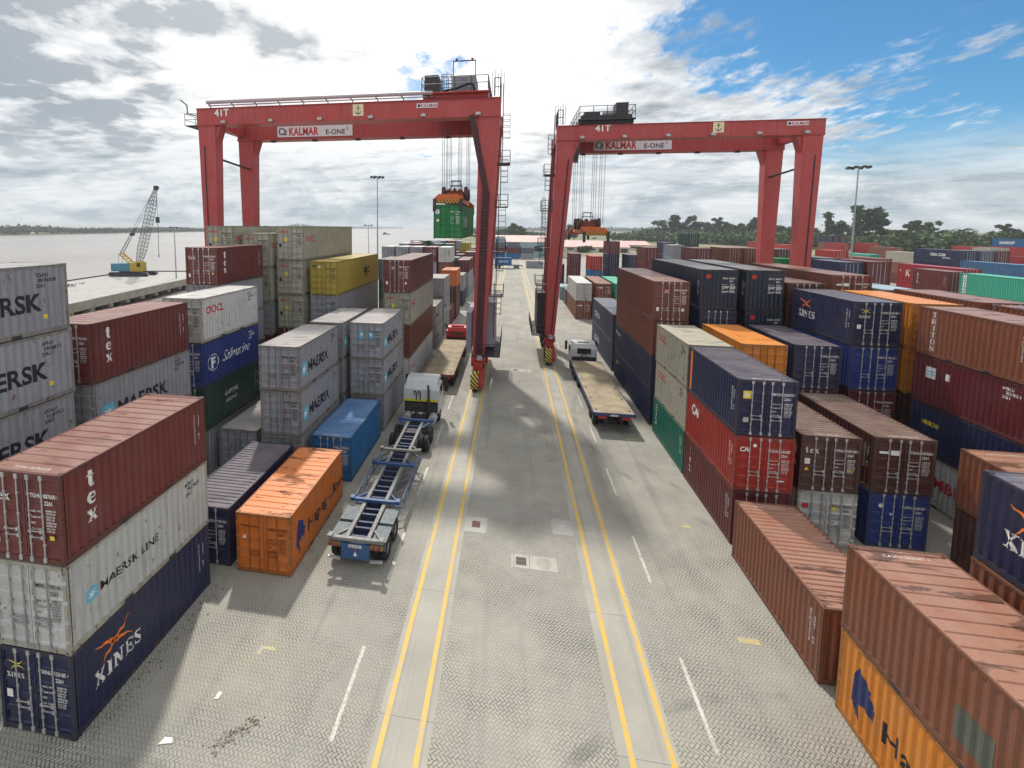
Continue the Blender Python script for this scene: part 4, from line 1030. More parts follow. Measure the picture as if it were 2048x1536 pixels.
def tyre(parent, c, r=.74, w=.5, rim=M_RIM, name='wheel', axis='x'):
    b = MB(); n = 22; vs = []
    prof = ((r*.55, -w/2), (r*.93, -w/2), (r, -w*.36), (r, w*.36), (r*.93, w/2), (r*.55, w/2))
    for i in range(n):
        t = 2*math.pi*i/n
        for rr, o in prof:
            a, z = rr*math.cos(t), rr*math.sin(t)
            vs.append((o, a, z) if axis == 'x' else (a, o, z))
    k = len(prof); fs = [(i*k+j, i*k+j+1, ((i+1) % n)*k+j+1, ((i+1) % n)*k+j) for i in range(n) for j in range(k-1)]
    b.add(vs, fs, 0, True)
    wh = b.obj(name, M_BLACK, parent, c)
    d = MB()
    e = (1, 0, 0) if axis == 'x' else (0, 1, 0)
    d.cyl(tuple(-q*w*.36 for q in e), tuple(q*w*.36 for q in e), r*.56, 16); d.cyl(tuple(-q*w*.44 for q in e), tuple(q*w*.44 for q in e), r*.2, 10)
    d.obj('rim', rim, wh)
    return wh

def crane(xb, xt, xf, y1, y2, zb1, zt1, zb2, zt2, s, label, trolley, rope_x, rope_y, rope_z):
    """xb/xt foot and head of the leg by the lane, xf the far leg, s = direction from the lane to the far leg"""
    root = empty('gantry_crane', ((xb+xf)/2, (y1+y2)/2, 0), 0, label, 'gantry crane', 'rubber tyred gantry cranes over the container rows')
    ox, oy = (xb+xf)/2, (y1+y2)/2
    K = lambda b, name, mat, **k: b.obj(name, mat, root, (-ox, -oy, 0))
    lo, hi = min(xt-s*.95, xf+s*1.0), max(xt-s*.95, xf+s*1.0)
    for y, zb, zt in ((y1, zb1, zt1), (y2, zb2, zt2)):
        b = MB().box(lo, hi, y-.62, y+.62, zb, zt)
        b.box(lo, hi, y-.72, y+.72, zb-.05, zb+.03); b.box(lo-.02, hi+.02, y-.74, y+.74, zt, zt+.05)
        for i in range(1, 12): x = lo+(hi-lo)*i/12; b.box(x-.02, x+.02, y-.645, y+.645, zb+.03, zt)
        K(b, 'girder', M_CRANE)
        K(MB().box(lo+.3, hi-.3, y-.05, y+.05, zt+.05, zt+.17), 'trolley_rail', M_STEEL)
    for x in (lo+.5, hi-.5): K(MB().box(x-.4, x+.4, y1+.62, y2-.62, zb1+.1, zt1-.25), 'end_beam', M_CRANE)
    for xh, xl in ((xt, xb), (xf, xf)):
        for y, zb in ((y1, zb1), (y2, zb2)):
            wt, wb, dt, db = .9, .52, .6, .45
            b = MB(); zm = zb-1.6
            b.hexa([(xl-wb, y-db, 2.4), (xl+wb, y-db, 2.4), (xl+wb, y+db, 2.4), (xl-wb, y+db, 2.4)], [(xh-wt, y-dt, zb-.05), (xh+wt, y-dt, zb-.05), (xh+wt, y+dt, zb-.05), (xh-wt, y+dt, zb-.05)])
            ii = 1 if xh < (xt+xf)/2 else -1
            b.prism([(xh+ii*wt*.97, zm), (xh+ii*(wt+.5), zb-.05), (xh+ii*wt*.9, zb-.05)], 'y', y-dt*.8, y+dt*.8)
            b.box(xh-wt-.06, xh+wt+.06, y-dt-.06, y+dt+.06, zb-.12, zb-.05)
            for q in (.2, .4, .6, .8):
                zq = 2.4+(zb-2.45)*q; xq = xl+(xh-xl)*q; wq = wb+(wt-wb)*q+.015; dq = db+(dt-db)*q+.015; b.box(xq-wq, xq+wq, y-dq, y+dq, zq-.04, zq+.04)
            K(b, 'leg', M_CRANE)
        b = MB().box(xl-.42, xl+.42, y1-1.1, y2+1.1, 1.75, 2.42)
        for y in (y1, y2): b.box(xl-.62, xl+.62, y-.7, y+.7, 2.2, 2.75)
        K(b, 'sill_beam', M_CRANE2)
        for y, e in ((y1, -1), (y2, 1)):
            b = MB()
            b.prism([(y+e*2.3, .45), (y+e*2.3, .95), (y+e*.9, 1.8), (y-e*1.2, 1.8), (y-e*1.6, .9), (y-e*1.2, .5)], 'x', xl+.12, xl+.58)
            b.box(xl-.5, xl+.5, y-.3, y+.3, 1.3, 1.8)
            K(b, 'bogie', M_CRANE2)
            K(MB().box(xl-.62, xl-.1, y-.55, y+.7, 1.9, 2.9), 'drive_unit', M_DARKM)
            b = MB().cyl((xl+.15, y+e*.75, 2.6), (xl+.15, y+e*.75, 2.95), .3, 12); K(b, 'cable_drum', M_GALV)
            sw = -s
            for dy in (e*1.55, -e*.75):
                w = tyre(root, (xl-.18-ox, y+dy-oy, .76), .75, .5)
            b = MB(); pts = []
            cy = y+e*1.55
            for i in range(9):
                a = R(-25+20*i)
                pts.append((cy+e*(.95)*math.cos(a), .8+.95*math.sin(a)))
            for (ya, za), (yb, zb_) in zip(pts, pts[1:]):
                if yb*e < cy*e-.35: break
                b.hexa([(xl-.52, ya, za), (xl+.16, ya, za), (xl+.16, yb, zb_), (xl-.52, yb, zb_)], [(xl-.52, ya+e*.05, za+.01), (xl+.16, ya+e*.05, za+.01), (xl+.16, yb+e*.04, zb_+.05), (xl-.52, yb+e*.04, zb_+.05)])
            K(b, 'wheel_guard', M_HAZ)
    # brace between the far legs
    b = MB(); b.cyl((xf+s*-.3, y1+.4, zb1-3.0), (xf+s*-.3, y2-.4, zb1-3.4), .11, 8); K(b, 'brace', M_STEEL)
    b = MB(); b.cyl((xf+s*.3, y1-.62, zb1-2), (xf+s*.1, y1-.52, 3), .05, 6); K(b, 'drain_pipe', M_DARKM)
    # energy chain down the lane leg
    def onleg(z): t = (z-2.4)/(zb1-2.4); return xb+(xt-xb)*t, .46+.16*t
    b = MB(); zs = [3.0+i*.32 for i in range(int((zb1-6.2-3.0)/.32)+1)]
    for za, zc in zip(zs, zs[1:]):
        (xa, da), (xc, dc) = onleg(za), onleg(zc)
        b.hexa([(xa-.33, y1-da-.10, za), (xa+.33, y1-da-.10, za), (xa+.33, y1-da, za), (xa-.33, y1-da, za)], [(xc-.33, y1-dc-.10, zc-.05), (xc+.33, y1-dc-.10, zc-.05), (xc+.33, y1-dc, zc-.05), (xc-.33, y1-dc, zc-.05)])
    zt_ = zs[-1]; xa = onleg(zt_)[0]
    b.bar((xa, y1-.68, zt_), (xa+s*1.35, y1-.72, zb1+.1), .5, .1)
    if s < 0: K(b, 'energy_chain', M_CHAIN)
    else:
        b = MB(); b.bar((xb+.2, y1-.52, 3.2), (xt+.3, y1-.62, zb1-2), .12, .1); K(b, 'cable_duct', M_CHAIN)
    # ladder and landings outside the lane leg
    xo = -s
    lad = MB()
    zz = [4.5, 8.4, 12.4, 16.4, 20.2, zt1+.2]
    for i, (za, zc) in enumerate(zip(zz, zz[1:])):
        x = onleg(min(zc, zb1))[0]+xo*1.15; yy = y1+.1+(.55 if i % 2 else 0)
        for dy in (-.24, .24): lad.cyl((x, yy+dy, za), (x, yy+dy, zc+1.1), .035, 5)
        k = za
        while k < zc+.9: lad.cyl((x, yy-.24, k), (x, yy+.24, k), .025, 4); k += .3
        for j in range(5):
            zq = za+2.2+j*.5
            if zq > zc+.9: break
            for sy, ex in ((-.32, 0), (.32, 0)): lad.bar((x, yy+sy, zq), (x+xo*.62, yy+sy, zq), .035)
            lad.bar((x+xo*.62, yy-.32, zq), (x+xo*.62, yy+.32, zq), .035)
        for sy in (-.3, .3): lad.bar((x+xo*.62, yy+sy, za+2.2), (x+xo*.62, yy+sy, min(za+4.2, zc+.9)), .03)
        xp = onleg(min(zc, zb1))[0]
        x0, x1 = sorted((xp+xo*.75, xp+xo*1.95))
        if zc < zt1:
            plat = MB().box(x0, x1, y1-.5, y1+1.3, zc-.06, zc)
            e = xp+xo*1.95
            railing(plat, [(xp+xo*.8, y1-.5, zc), (e, y1-.5, zc), (e, y1+1.3, zc)], 1.05); K(plat, 'landing', M_DARKM)
    K(lad, 'ladder', M_DARKM)
    # cabinet and walkway over the sill
    if s < 0:
        K(MB().box(xb+.25, xb+1.45, y1+1.0, y2-1.6, 3.4, 7.6), 'electric_cabinet', M_CAB)
        K(MB().box(xb-1.25, xb-.75, y1+.9, y2-1.2, 3.0, 6.6), 'electric_cabinet', M_CAB)
    else:
        b = MB().box(xb-1.35, xb-.5, y1+.3, y2-1.6, 3.2, 7.4)
        for i in range(5): b.box(xb-1.28+i*.15, xb-1.2+i*.15, y1+.24, y1+.3, 3.4, 7.2)
        K(b, 'engine_housing', M_DARKM)
    b = MB(); xw = xb+xo*1.95 if s < 0 else xb-1.9
    x0, x1 = sorted((xb+xo*.4, xw))
    b.box(x0, x1, y1-.9, y2+.4, 2.9, 2.98)
    railing(b, [(x0 if s > 0 else x1, y1-.9, 2.98), (x0 if s > 0 else x1, y2+.4, 2.98)], 1.1, .03, True, .7); railing(b, [(x0, y1-.9, 2.98), (x1, y1-.9, 2.98)], 1.1, .03, True, .5)
    K(b, 'walkway', M_DARKM)
    # girder fittings
    n = 6
    for i in range(n):
        x = lo+(hi-lo)*(i+.6)/n
        b = MB().cbox((x, y1-.78, zb1+.18), (.42, .3, .22)); b.bar((x, y1-.66, zb1+.4), (x, y1-.8, zb1+.2), .06); K(b, 'floodlight', M_GALV)
        b = MB().cbox((x+1.2, y2-.3, zb2-.16), (.5, .4, .16)); K(b, 'floodlight', M_STEEL)
    if s < 0:
        xa, xc = lo+1.2, xt-5.0
        b = MB().cyl((xa, y1-.75, zt1+.55), (xc, y1-.75, zt1+.6), .17, 10); b.cyl((xa, y1-.5, zt1+.3), (xc, y1-.5, zt1+.35), .06, 6); K(b, 'festoon_duct', M_PIPE)
        b = MB()
        for i in range(10):
            x = xa+.3+(xc-xa-.6)*i/9; b.path([(x, y1-.6, zt1), (x, y1-.6, zt1+.25), (x-.25, y1-.75, zt1+.5)], .05, 5)
        K(b, 'duct_bracket', M_STEEL)
        b = MB().box(lo-1.3, lo, y1-.6, y1+2.5, zb1-.05, zb1+.02)
        railing(b, [(lo, y1-.6, zb1), (lo-1.3, y1-.6, zb1), (lo-1.3, y1+2.5, zb1)], 1.1); b.path([(lo-.1, y1-.3, zb1+.9), (lo-1.2, y1-.3, zb1+1.2), (lo-1.25, y1-.3, zb1+2.0), (lo-1.9, y1-.3, zb1+2.5)], .06)
        K(b, 'end_landing', M_DARKM)
    # trolley
    tx0, tx1 = trolley
    b = MB().box(tx0, tx1, y1-.4, y2+.4, zt1+.2, zt1+.75); b.box(tx0-.1, tx1+.1, y1-.9, y1-.4, zt1+.5, zt1+.62)
    K(b, 'trolley', M_CRANE2 if s < 0 else M_DARKM); b = MB()
    for y in (y1-.85, y2+.3): railing(b, [(tx0, y, zt1+.7), (tx1, y, zt1+.7)], 1.2, .035, True, 1.3)
    for x in (tx0, tx1): railing(b, [(x, y1-.85, zt1+.7), (x, y2+.3, zt1+.7)], 1.2, .035, True, 1.3)
    K(b, 'railing', M_STEEL)
    w = tx1-tx0; zt = zt1+.75
    if s < 0:
        b = MB().box(tx0+w*.44, tx0+w*.80, y1+.4, y1+3.2, zt, zt+1.5); K(b, 'machinery_house', M_MACH)
        b = MB()
        for x in (tx0+w*.45, tx0+w*.79): b.bar((x, y1+.5, zt+1.5), (x, y1+.5, zt+2.9), .07)
        b.bar((tx0+w*.45, y1+.5, zt+2.85), (tx0+w*.79, y1+.5, zt+2.85), .08)
        for x in (tx0+w*.5, tx0+w*.74): b.cbox((x, y1+.5, zt+2.95), (.18, .2, .2))
        K(b, 'service_frame', M_STEEL)
        K(MB().box(tx0+.1, tx0+1.35, y1-.1, y1+1.6, zt+.1, zt+1.55), 'control_box', M_DARKM)
        b = MB()
        for i in range(8):
            a = 2*math.pi*i/8; x, y = tx0+w*.35+.55*math.cos(a), y1+1+.55*math.sin(a); b.cyl((x, y, zt), (x, y, zt+1.75), .03, 4)
        for z in (zt+.6, zt+1.2, zt+1.75):
            for i in range(12):
                a, c = 2*math.pi*i/12, 2*math.pi*(i+1)/12; cx, cy = tx0+w*.35, y1+1
                b.bar((cx+.55*math.cos(a), cy+.55*math.sin(a), z), (cx+.55*math.cos(c), cy+.55*math.sin(c), z), .04)
        K(b, 'ladder_cage', M_STEEL)
        b = MB().path([(tx0+w*.3, y1-.2, zt+.1), (tx0+w*.5, y1-.25, zt+.25), (tx0+w*.7, y1-.25, zt+.65), (tx0+w*.76, y1-.2, zt+.6), (tx0+w*.79, y1-.15, zt+.1)], .1, 8); K(b, 'cable_loop', M_BLACK)
    else:
        K(MB().box(tx0+.6, tx0+2.2, y1+.3, y1+2.5, zt, zt+.8), 'machinery_house', M_DARKM)
        b = MB().cyl((tx0+2.6, y1+1.2, zt+.5), (tx0+4.2, y1+1.2, zt+.5), .5, 14); K(b, 'hoist_drum', M_MACH)
        K(MB().box(tx1-1.7, tx1-.5, y1-.1, y1+1.6, zt+.2, zt+1.6), 'control_box', M_DARKM)
        K(MB().box(tx0+.2, tx1-.2, y1-.3, y1+.2, zt-.05, zt+.35), 'cable_tray', M_DARKM)
    for y in (y1-.85,):
        b = MB(); xa = xt+xo*.9
        railing(b, [(xt-s*.4, y, zt1+.1), (xa, y, zt1+.1), (xa, y+2.5, zt1+.1)], 1.5, .04, True, .45)
        for i in range(5): b.bar((xt-s*.2+xo*i*.25, y, zt1+.1), (xt-s*.2+xo*i*.25, y, zt1+2.0+.2*(i % 2)), .035)
        K(b, 'head_railing', M_DARKM)
    # driver cabin below the trolley
    cx = (tx1-.2) if s < 0 else (tx0-.4)
    b = MB().hexa([(cx-.7, y1+1.6, zb1-2.1), (cx+.7, y1+1.6, zb1-2.1), (cx+.7, y1+3.4, zb1-1.7), (cx-.7, y1+3.4, zb1-1.7)], [(cx-.8, y1+1.2, zb1+.3), (cx+.8, y1+1.2, zb1+.3), (cx+.8, y1+3.6, zb1+.3), (cx-.8, y1+3.6, zb1+.3)])
    cb = K(b, 'driver_cabin', M_MACH)
    b = MB().add([(cx-.62, y1+1.52, zb1-1.9), (cx+.62, y1+1.52, zb1-1.9), (cx+.7, y1+1.2, zb1-.1), (cx-.7, y1+1.2, zb1-.1)], [(0, 1, 2, 3)]); b.obj('window', M_GLASS, cb)
    # hoist ropes
    for x in rope_x:
        for y in rope_y:
            K(MB().cyl((x, y, rope_z), (x+random.uniform(-.05, .05), y, zb1+.2), .022, 5), 'hoist_rope', M_STEEL)
    return root, ox, oy

def crane_signs(root, ox, oy, y1, y2, z1, z2, x41, xs, xa, xsm):
    T = lambda p, x, z, y, m, n='lettering': wtext(root, p, x-ox, z, y-oy, m, n)
    f1, f2 = y1-.66, y2-.66
    T(text2d('41T', .62, .05, 0, 1.05), x41, z1+.78, f1, M_WHITE)
    P = lambda n, x0, x1, a, b, y, m: panel(root, n, x0-ox, x1-ox, a, b, y-oy, m)
    sp = P('name_sign', xs, xs+8.5, z2+.22, z2+1.36, f2, M_SIGN)
    y = f2-.036
    T(text2d('KALMAR', .78, .055, 0, 1.05, .74), xs+1.35, z2+.4, y, M_REDINK)
    T(text2d('E-ONE', .5, .03, 0, 1.05), xs+5.55, z2+.42, y, M_INK); T(text2d('2', .28, .03), xs+7.85, z2+.85, y, M_INK)
    T(join(disc(xs+.55, z2+.82, .38, 18, .26), rect(xs+.18, z2+.32, xs+.22, z2+1.28), rect(xs+.95, z2+.42, xs+1.05, z2+1.0), rect(xs+.5, z2+.45, xs+1.0, z2+.55)), 0, 0, y, M_INK, 'round_emblem')
    P('anchor_sign', xa, xa+1.0, z1+.35, z1+1.38, f1, M_CREAM)
    y = f1-.036; c = xa+.5
    T(join(rect(c-.03, z1+.55, c+.03, z1+1.15), rect(c-.18, z1+1.0, c+.18, z1+1.06), disc(c, z1+1.2, .08, 12, .045), poly([(c-.3, z1+.75), (c-.2, z1+.55), (c, z1+.48), (c, z1+.56), (c-.16, z1+.62), (c-.24, z1+.78)]), poly([(c+.3, z1+.75), (c+.24, z1+.78), (c+.16, z1+.62), (c, z1+.56), (c, z1+.48), (c+.2, z1+.55)])), 0, 0, y, M_INK, 'anchor_emblem')
    P('maker_sign', xsm, xsm+1.9, z1+.85, z1+1.25, f1, M_SIGN)
    T(text2d('KALMAR', .26, .03, 0, 1.05), xsm+.42, z1+.92, y, M_REDINK); T(disc(xsm+.22, z1+1.05, .13), 0, 0, y, M_INK, 'round_emblem')

CR1 = crane(-2.85, -2.15, -29.2, 42.8, 49.6, 24.2, 25.7, 23.95, 25.55, -1, 'red gantry crane over the river side rows with green container hanging from it', (-8.1, -2.3), (-6.6, -6.1, -5.1, -4.3), (44.6, 46.0, 47.2), 17.9)
crane_signs(*CR1, 42.8, 49.6, 24.2, 23.95, -28.3, -25.4, -14.5, -8.6)
CR2 = crane(4.2, 5.35, 28.4, 52.4, 59.2, 23.7, 25.1, 23.35, 24.9, 1, 'red gantry crane over the tree side rows with empty orange spreader', (6.6, 12.0), (6.7, 7.4, 8.7, 9.5), (53.0, 54.4, 55.8), 15.0)
crane_signs(*CR2, 52.4, 59.2, 23.7, 23.35, 8.2, 9.2, 19.4, 26.0)

def spreader(x, y, z, L, label):
    """origin at the middle of its underside; long axis along y"""
    r = empty('container_spreader', (x, y, z), 0, label, 'spreader', 'spreaders hanging from the cranes')
    h = L/2
    MB().box(-.95, .95, -2.9, 2.9, .25, .95).obj('main_frame', M_ORANGE_S, r)
    for e in (-1, 1):
        b = MB()
        for sx in (-.55, .55): b.box(sx-.2, sx+.2, *sorted((e*2.9, e*(h-.3))), .32, .72)
        b.obj('telescopic_arm', simple('pale arm paint', (205, 180, 165), .5, .2, 4), r)
        b = MB().prism([(-1.22, .06), (1.22, .06), (1.22, .45), (.8, .85), (-.8, .85), (-1.22, .45)], 'y', *sorted((e*(h-.34), e*(h-.0))))
        b.obj('end_beam', M_ORANGE_S, r); MB().box(-1.2, 1.2, *sorted((e*(h+.0), e*(h+.012))), .08, .36).obj('hazard_strip', M_HAZ2, r)
        for sx in (-1, 1):
            b = MB().prism([(e*(h-.1), .5), (e*(h+.12), .45), (e*(h+.2), -.55), (e*(h+.1), -.6), (e*(h-.02), .1)], 'x', *sorted((sx*1.0, sx*1.26))); b.obj('corner_guide', M_DARKM, r)
    b = MB().box(-.8, .8, -1.5, 1.5, .95, 1.35); b.prism([(-.8, 1.35), (-.6, 1.75), (-.35, 1.4), (-.1, 1.85), (.15, 1.4), (.45, 1.75), (.8, 1.35)], 'y', -.9, .9); b.obj('head_block', simple('rusty red frame', (120, 52, 36), .6, .4, 3), r)
    for sx in (-1.05, 1.05):
        for y0 in (-1.2, 1.2):
            MB().cyl((sx-.13, y0, 1.25), (sx+.13, y0, 1.25), .62, 18).obj('sheave', simple('sheave guard', (74, 52, 50), .6, .4, 4), r)
    b = MB()
    for sx in (-.5, .5):
        for sy in (-.5, .5): b.bar((sx*1.1, sy, 1.6), (sx*.8, sy, 2.5), .05)
    for z, k in ((2.5, .42), (2.05, .5)):
        b.bar((-k, -.5, z), (k, -.5, z), .06); b.bar((-k, .5, z), (k, .5, z), .06); b.bar((-k, -.5, z), (-k, .5, z), .06); b.bar((k, -.5, z), (k, .5, z), .06)
    b.obj('cable_basket', M_STEEL, r)
    for sx in (-.9, .9): MB().box(sx-.25, sx+.25, 1.6, 2.6, .95, 1.4).obj('power_pack', M_GALV, r)
    return r
spreader(-5.45, 46.1, 16.5, 12.19, 'orange spreader with dark sheaves clamped on the hanging green container')
spreader(8.1, 54.5, 13.75, 12.19, 'empty orange spreader hanging above the truck lane on the tree side')
container(-5.45-CW, 40.0, 13.58, 12.192, HQ, 'green', side=None, door='round', lod=1, label='green container hanging in the air from the river side crane', k=2)
_hc = [o for o in bpy.data.objects if o.get('label', '').startswith('green container hanging')][0]
A_ = lambda p, u, z, m_, n='side_lettering': on_side(p, 12.192, 1, u, z, m_, _hc, n)
A_(join(rect(1.6, 1.0, 4.6, 1.9)), 0, 0, M_GALV, 'name_panel'); on_side(join(text2d('EVER', .32, .05), shift(text2d('GREEN', .32, .05), 0, -.42)), 12.192, 1, 1.9, 1.5, paint((10, 132, 64), .5, .2, .3, .3), _hc, 'side_lettering', .01)
# ------------------------------------------------------------------ trucks
M_BLUEF = paint((52, 96, 150), .45, .5, .7, .5, 'blue chassis paint'); M_FADEF = paint((136, 136, 132), .5, .8, .8, .6, 'faded chassis paint')
M_XMEM = paint((46, 58, 92), .5, .6, .8, .4, 'dark blue member'); M_PLANK, g, b = new_mat('worn timber deck')
p = g.n('ShaderNodeTexCoord').outputs['Object']
c = g.mix(g.ramp(g.noise(p, .8, 6, .6), .3, .7), (0.27, 0.215, 0.14, 1), (0.42, 0.35, 0.235, 1))
c = g.mix(g.ramp(g.noise(g.scale(p, (6, .5, 1)), 1.5, 6, .7), .45, .75, 0, .5), c, (0.17, 0.12, 0.075, 1))
c = g.mix(g.ramp(g.noise(p, 1.9, 7, .7), .60, .68, 0, .75), c, (0.09, 0.06, 0.045, 1))
sp = g.n('ShaderNodeSeparateXYZ', {0: p}); jn = g.ramp(g.m('ABSOLUTE', g.m('SUBTRACT', g.m('FRACT', g.m('MULTIPLY', sp.outputs[1], .82)), .5)), 0, .012, .5, 0)
c = g.mix(jn, c, (0.08, 0.055, 0.04, 1))
g.set(b.inputs['Base Color'], c); b.inputs['Roughness'].default_value = .8
M_CABW = paint((222, 226, 226), .3, .1, .3, .15, 'white cab paint'); M_CABR = paint((205, 30, 44), .3, .05, .15, .15, 'red cab paint')
M_LIME = simple('lime stripe', (196, 186, 40), .5, .15, 5); M_RED = simple('red lamp', (170, 24, 20), .35, .15, 8)
M_PLATE = simple('number plate', (205, 205, 195), .5, .1, 8); M_MUDG = paint((108, 120, 126), .55, .8, 1.1, .5, 'mudguard grey')

def axle(parent, y, w=2.5, r=.52, dual=True, z=None):
    for s in (-1, 1):
        for k in ((.0, .34) if dual else (0,)):
            tyre(parent, (s*(w/2-.16-k), y, z or r), r, .29, M_RIM)

def cab(root, x, y, z, w, L, H, mat, mode):
    """y = rear wall of the cab, it faces away along +y"""
    b = MB(); hw = w/2
    sec = [(0, 0), (0, H*.70), (.35, H*.93), (.75, H), (L-.55, H), (L-.1, H*.62), (L, H*.45), (L, 0)]
    b.prism([(y+a, z+c_) for a, c_ in sec], 'x', x-hw*.9, x+hw*.9)
    b.prism([(y+a+(.02 if a == 0 else -.02 if a == L else 0), z+min(c_, H*.80)) for a, c_ in sec], 'x', x-hw, x+hw)
    cb = b.obj('cab', mat, root)
    MB().box(x-hw*.93, x+hw*.93, y-.05, y-.004, z+.05, z+H*.30).obj('back_panel', M_DARKM, cb)
    for sx in (-1, 1):
        b = MB().box(*sorted((x+sx*(hw+.004), x+sx*(hw+.02))), y+L*.35, y+L*.85, z+H*.45, z+H*.74); b.obj('side_window', M_GLASS, cb)
        b = MB().box(*sorted((x+sx*(hw+.12), x+sx*(hw+.36))), y+L+.05, y+L+.17, z+H*.38, z+H*.86); b.bar((x+sx*hw*.98, y+L-.1, z+H*.75), (x+sx*(hw+.24), y+L+.1, z+H*.75), .04); b.obj('mirror', M_BLACK, cb)
    if mode == 'tractor':
        MB().box(x-hw*.97, x+hw*.97, y-.03, y-.0, z+H*.34, z+H*.41).obj('stripe', M_LIME, cb)
        MB().box(x-hw*.95, x+hw*.95, y-.045, y-.002, z+.1, z+H*.335).obj('rear_window', M_GLASS, cb)
        b = MB().cyl((x+hw*.45, y-.22, z-.5), (x+hw*.45, y-.22, z+H*.38), .14, 12); b.path([(x+hw*.45, y-.22, z+H*.38), (x+hw*.45, y-.22, z+H*.75), (x+hw*.42, y-.3, z+H*.88)], .08, 8); b.obj('exhaust_stack', M_STEEL, root)
        b = MB()
        for dx in (-.35, -.05):
            b.path([(x+dx, y-.08, z+H*.38), (x+dx, y-.08, z+H*.62), (x+dx-.12, y-.16, z+H*.68), (x+dx-.14, y-.3, z+H*.58)], .035, 6)
        b.obj('air_hose', M_BLACK, root)
        b = MB()
        for i in range(5):
            if i != 3: b.cbox((x-hw*.75+i*hw*.37, y-.1, z-.02), (.26, .05, .07))
        b.obj('reflector', M_WHITE, root)
    elif mode == 'red':
        MB().box(x-hw*.62, x+hw*.62, y-.02, y-.003, z+H*.45, z+H*.68).obj('rear_window', simple('dusty window', (92, 70, 48), .3, .2, 4), cb)
        MB().box(x-hw*.6, x+hw*.6, y+.5, y+L-.8, z+H, z+H+.05).obj('roof_panel', mat, cb)
    else:
        b = MB().box(x-hw*.52, x+hw*.52, y-.04, y-.003, z+H*.46, z+H*.74); b.obj('rear_window', M_GLASS, cb)
        b = MB()
        for sx in (-.3, .3): b.path([(x+sx, y-.06, z+H*.3), (x+sx*.4, y-.06, z+H*.44), (x, y-.06, z+H*.5)], .04, 5)
        b.obj('air_hose', M_BLACK, root)
        MB().box(x-hw*.45, x+hw*.45, y+.6, y+1.4, z+H, z+H+.05).obj('roof_hatch', M_GALV, cb)
    return cb

def tractor(root, x, y, mode, mat, w=2.55, H=2.35, zb=1.0, tail=3.2):
    """chassis of the tractor unit: y is the back wall of the cab"""
    b = MB()
    for sx in (-.42, .42): b.box(x+sx-.05, x+sx+.05, y-tail, y+2.2, .72, .98)
    b.box(x-.5, x+.5, y-tail+.4, y-tail+1.3, .98, 1.08); b.box(x-.95, x+.95, y+2.0, y+2.25, .45, .95)
    for k in range(4): b.box(x-.42, x+.42, y-tail+.1+k*.9, y-tail+.2+k*.9, .75, .9)
    b.obj('tractor_frame', M_DARKM, root)
    cab(root, x, y, zb, w, 2.15, H, mat, mode)
    MB().cyl((x-.95, y-.9, .75), (x-.95, y-.1, .75), .3, 12).obj('fuel_tank', M_GALV, root)
    MB().cyl((x+.95, y-.9, .75), (x+.95, y-.1, .75), .3, 12).obj('fuel_tank', M_GALV, root)
    for i, yy in enumerate((y-tail+.45, y-tail+1.75)):
        for sx in (-1, 1):
            for k in (0, .34): tyre(root, (x+sx*(w/2-.16-k), yy, .52), .52, .29)
    for sx in (-1, 1): tyre(root, (x+sx*(w/2-.2), y+1.1, .52), .52, .3)

# bare container chassis behind a white tractor
X = -6.3; Y0 = 18.1; Y1 = 31.0
t = empty('skeletal_trailer_truck', (X, (Y0+Y1)/2, 0), 0, 'bare blue skeletal container trailer coupled to a white tractor with a lime stripe', 'truck', 'trucks waiting along the stacks')
o_ = lambda y: y-(Y0+Y1)/2
b = MB(); ZD = 1.22
for sx in (-.48, .48):
    b.box(sx-.07, sx+.07, o_(Y0+.15), o_(Y1), ZD-.34, ZD-.02); b.box(sx-.085, sx+.085, o_(Y0+.15), o_(Y1), ZD-.02, ZD)
    b.box(sx-.11, sx+.11, o_(Y0+.15), o_(Y1), ZD-.36, ZD-.34)
b.obj('main_beam', M_FADEF, t)
b = MB()
for i in range(25):
    y = o_(Y0+.6+i*.5); b.box(-.41, .41, y-.05, y+.05, ZD-.3, ZD-.06 if i % 2 else ZD-.12)
b.box(-.4, .4, o_(Y0+.3), o_(Y1-.3), ZD-.335, ZD-.31)
b.obj('cross_member', M_XMEM, t)
for y in (Y0+.1, Y0+3.0, Y0+6.6, Y0+8.3, Y1-.1):
    b = MB().box(-1.22, 1.22, o_(y)-.085, o_(y)+.085, ZD+.0, ZD+.13)
    for sx in (-1, 1):
        b.bar((sx*.55, o_(y)+(.9 if y < 28 else -.9), ZD-.1), (sx*1.15, o_(y)+.05, ZD+.0), .09)
        b.box(*sorted((sx*1.24, sx*1.02)), o_(y)-.14, o_(y)+.14, ZD+.14, ZD+.2)
    b.obj('bolster', M_BLUEF if y not in (Y0+.1, Y0+8.3) else M_FADEF, t)
b = MB().box(-.62, .62, o_(Y0), o_(Y0)+.1, .45, 1.12); b.obj('tail_plate', M_BLUEF, t)
panel(t, 'number_plate', -.28, .28, .98, 1.1, o_(Y0)-.004, M_PLATE); wtext(t, text2d('LD 41-27', .08, .01), -.24, 1.0, o_(Y0)-.04, M_INK)
wtext(t, poly([(-.09, .6), (.09, .6), (0, .8)]), 0, 0, o_(Y0)-.006, M_WHITE, 'warning_decal'); wtext(t, poly([(-.05, .8), (.05, .8), (0, .92)]), 0, 0, o_(Y0)-.006, M_RED, 'warning_decal')
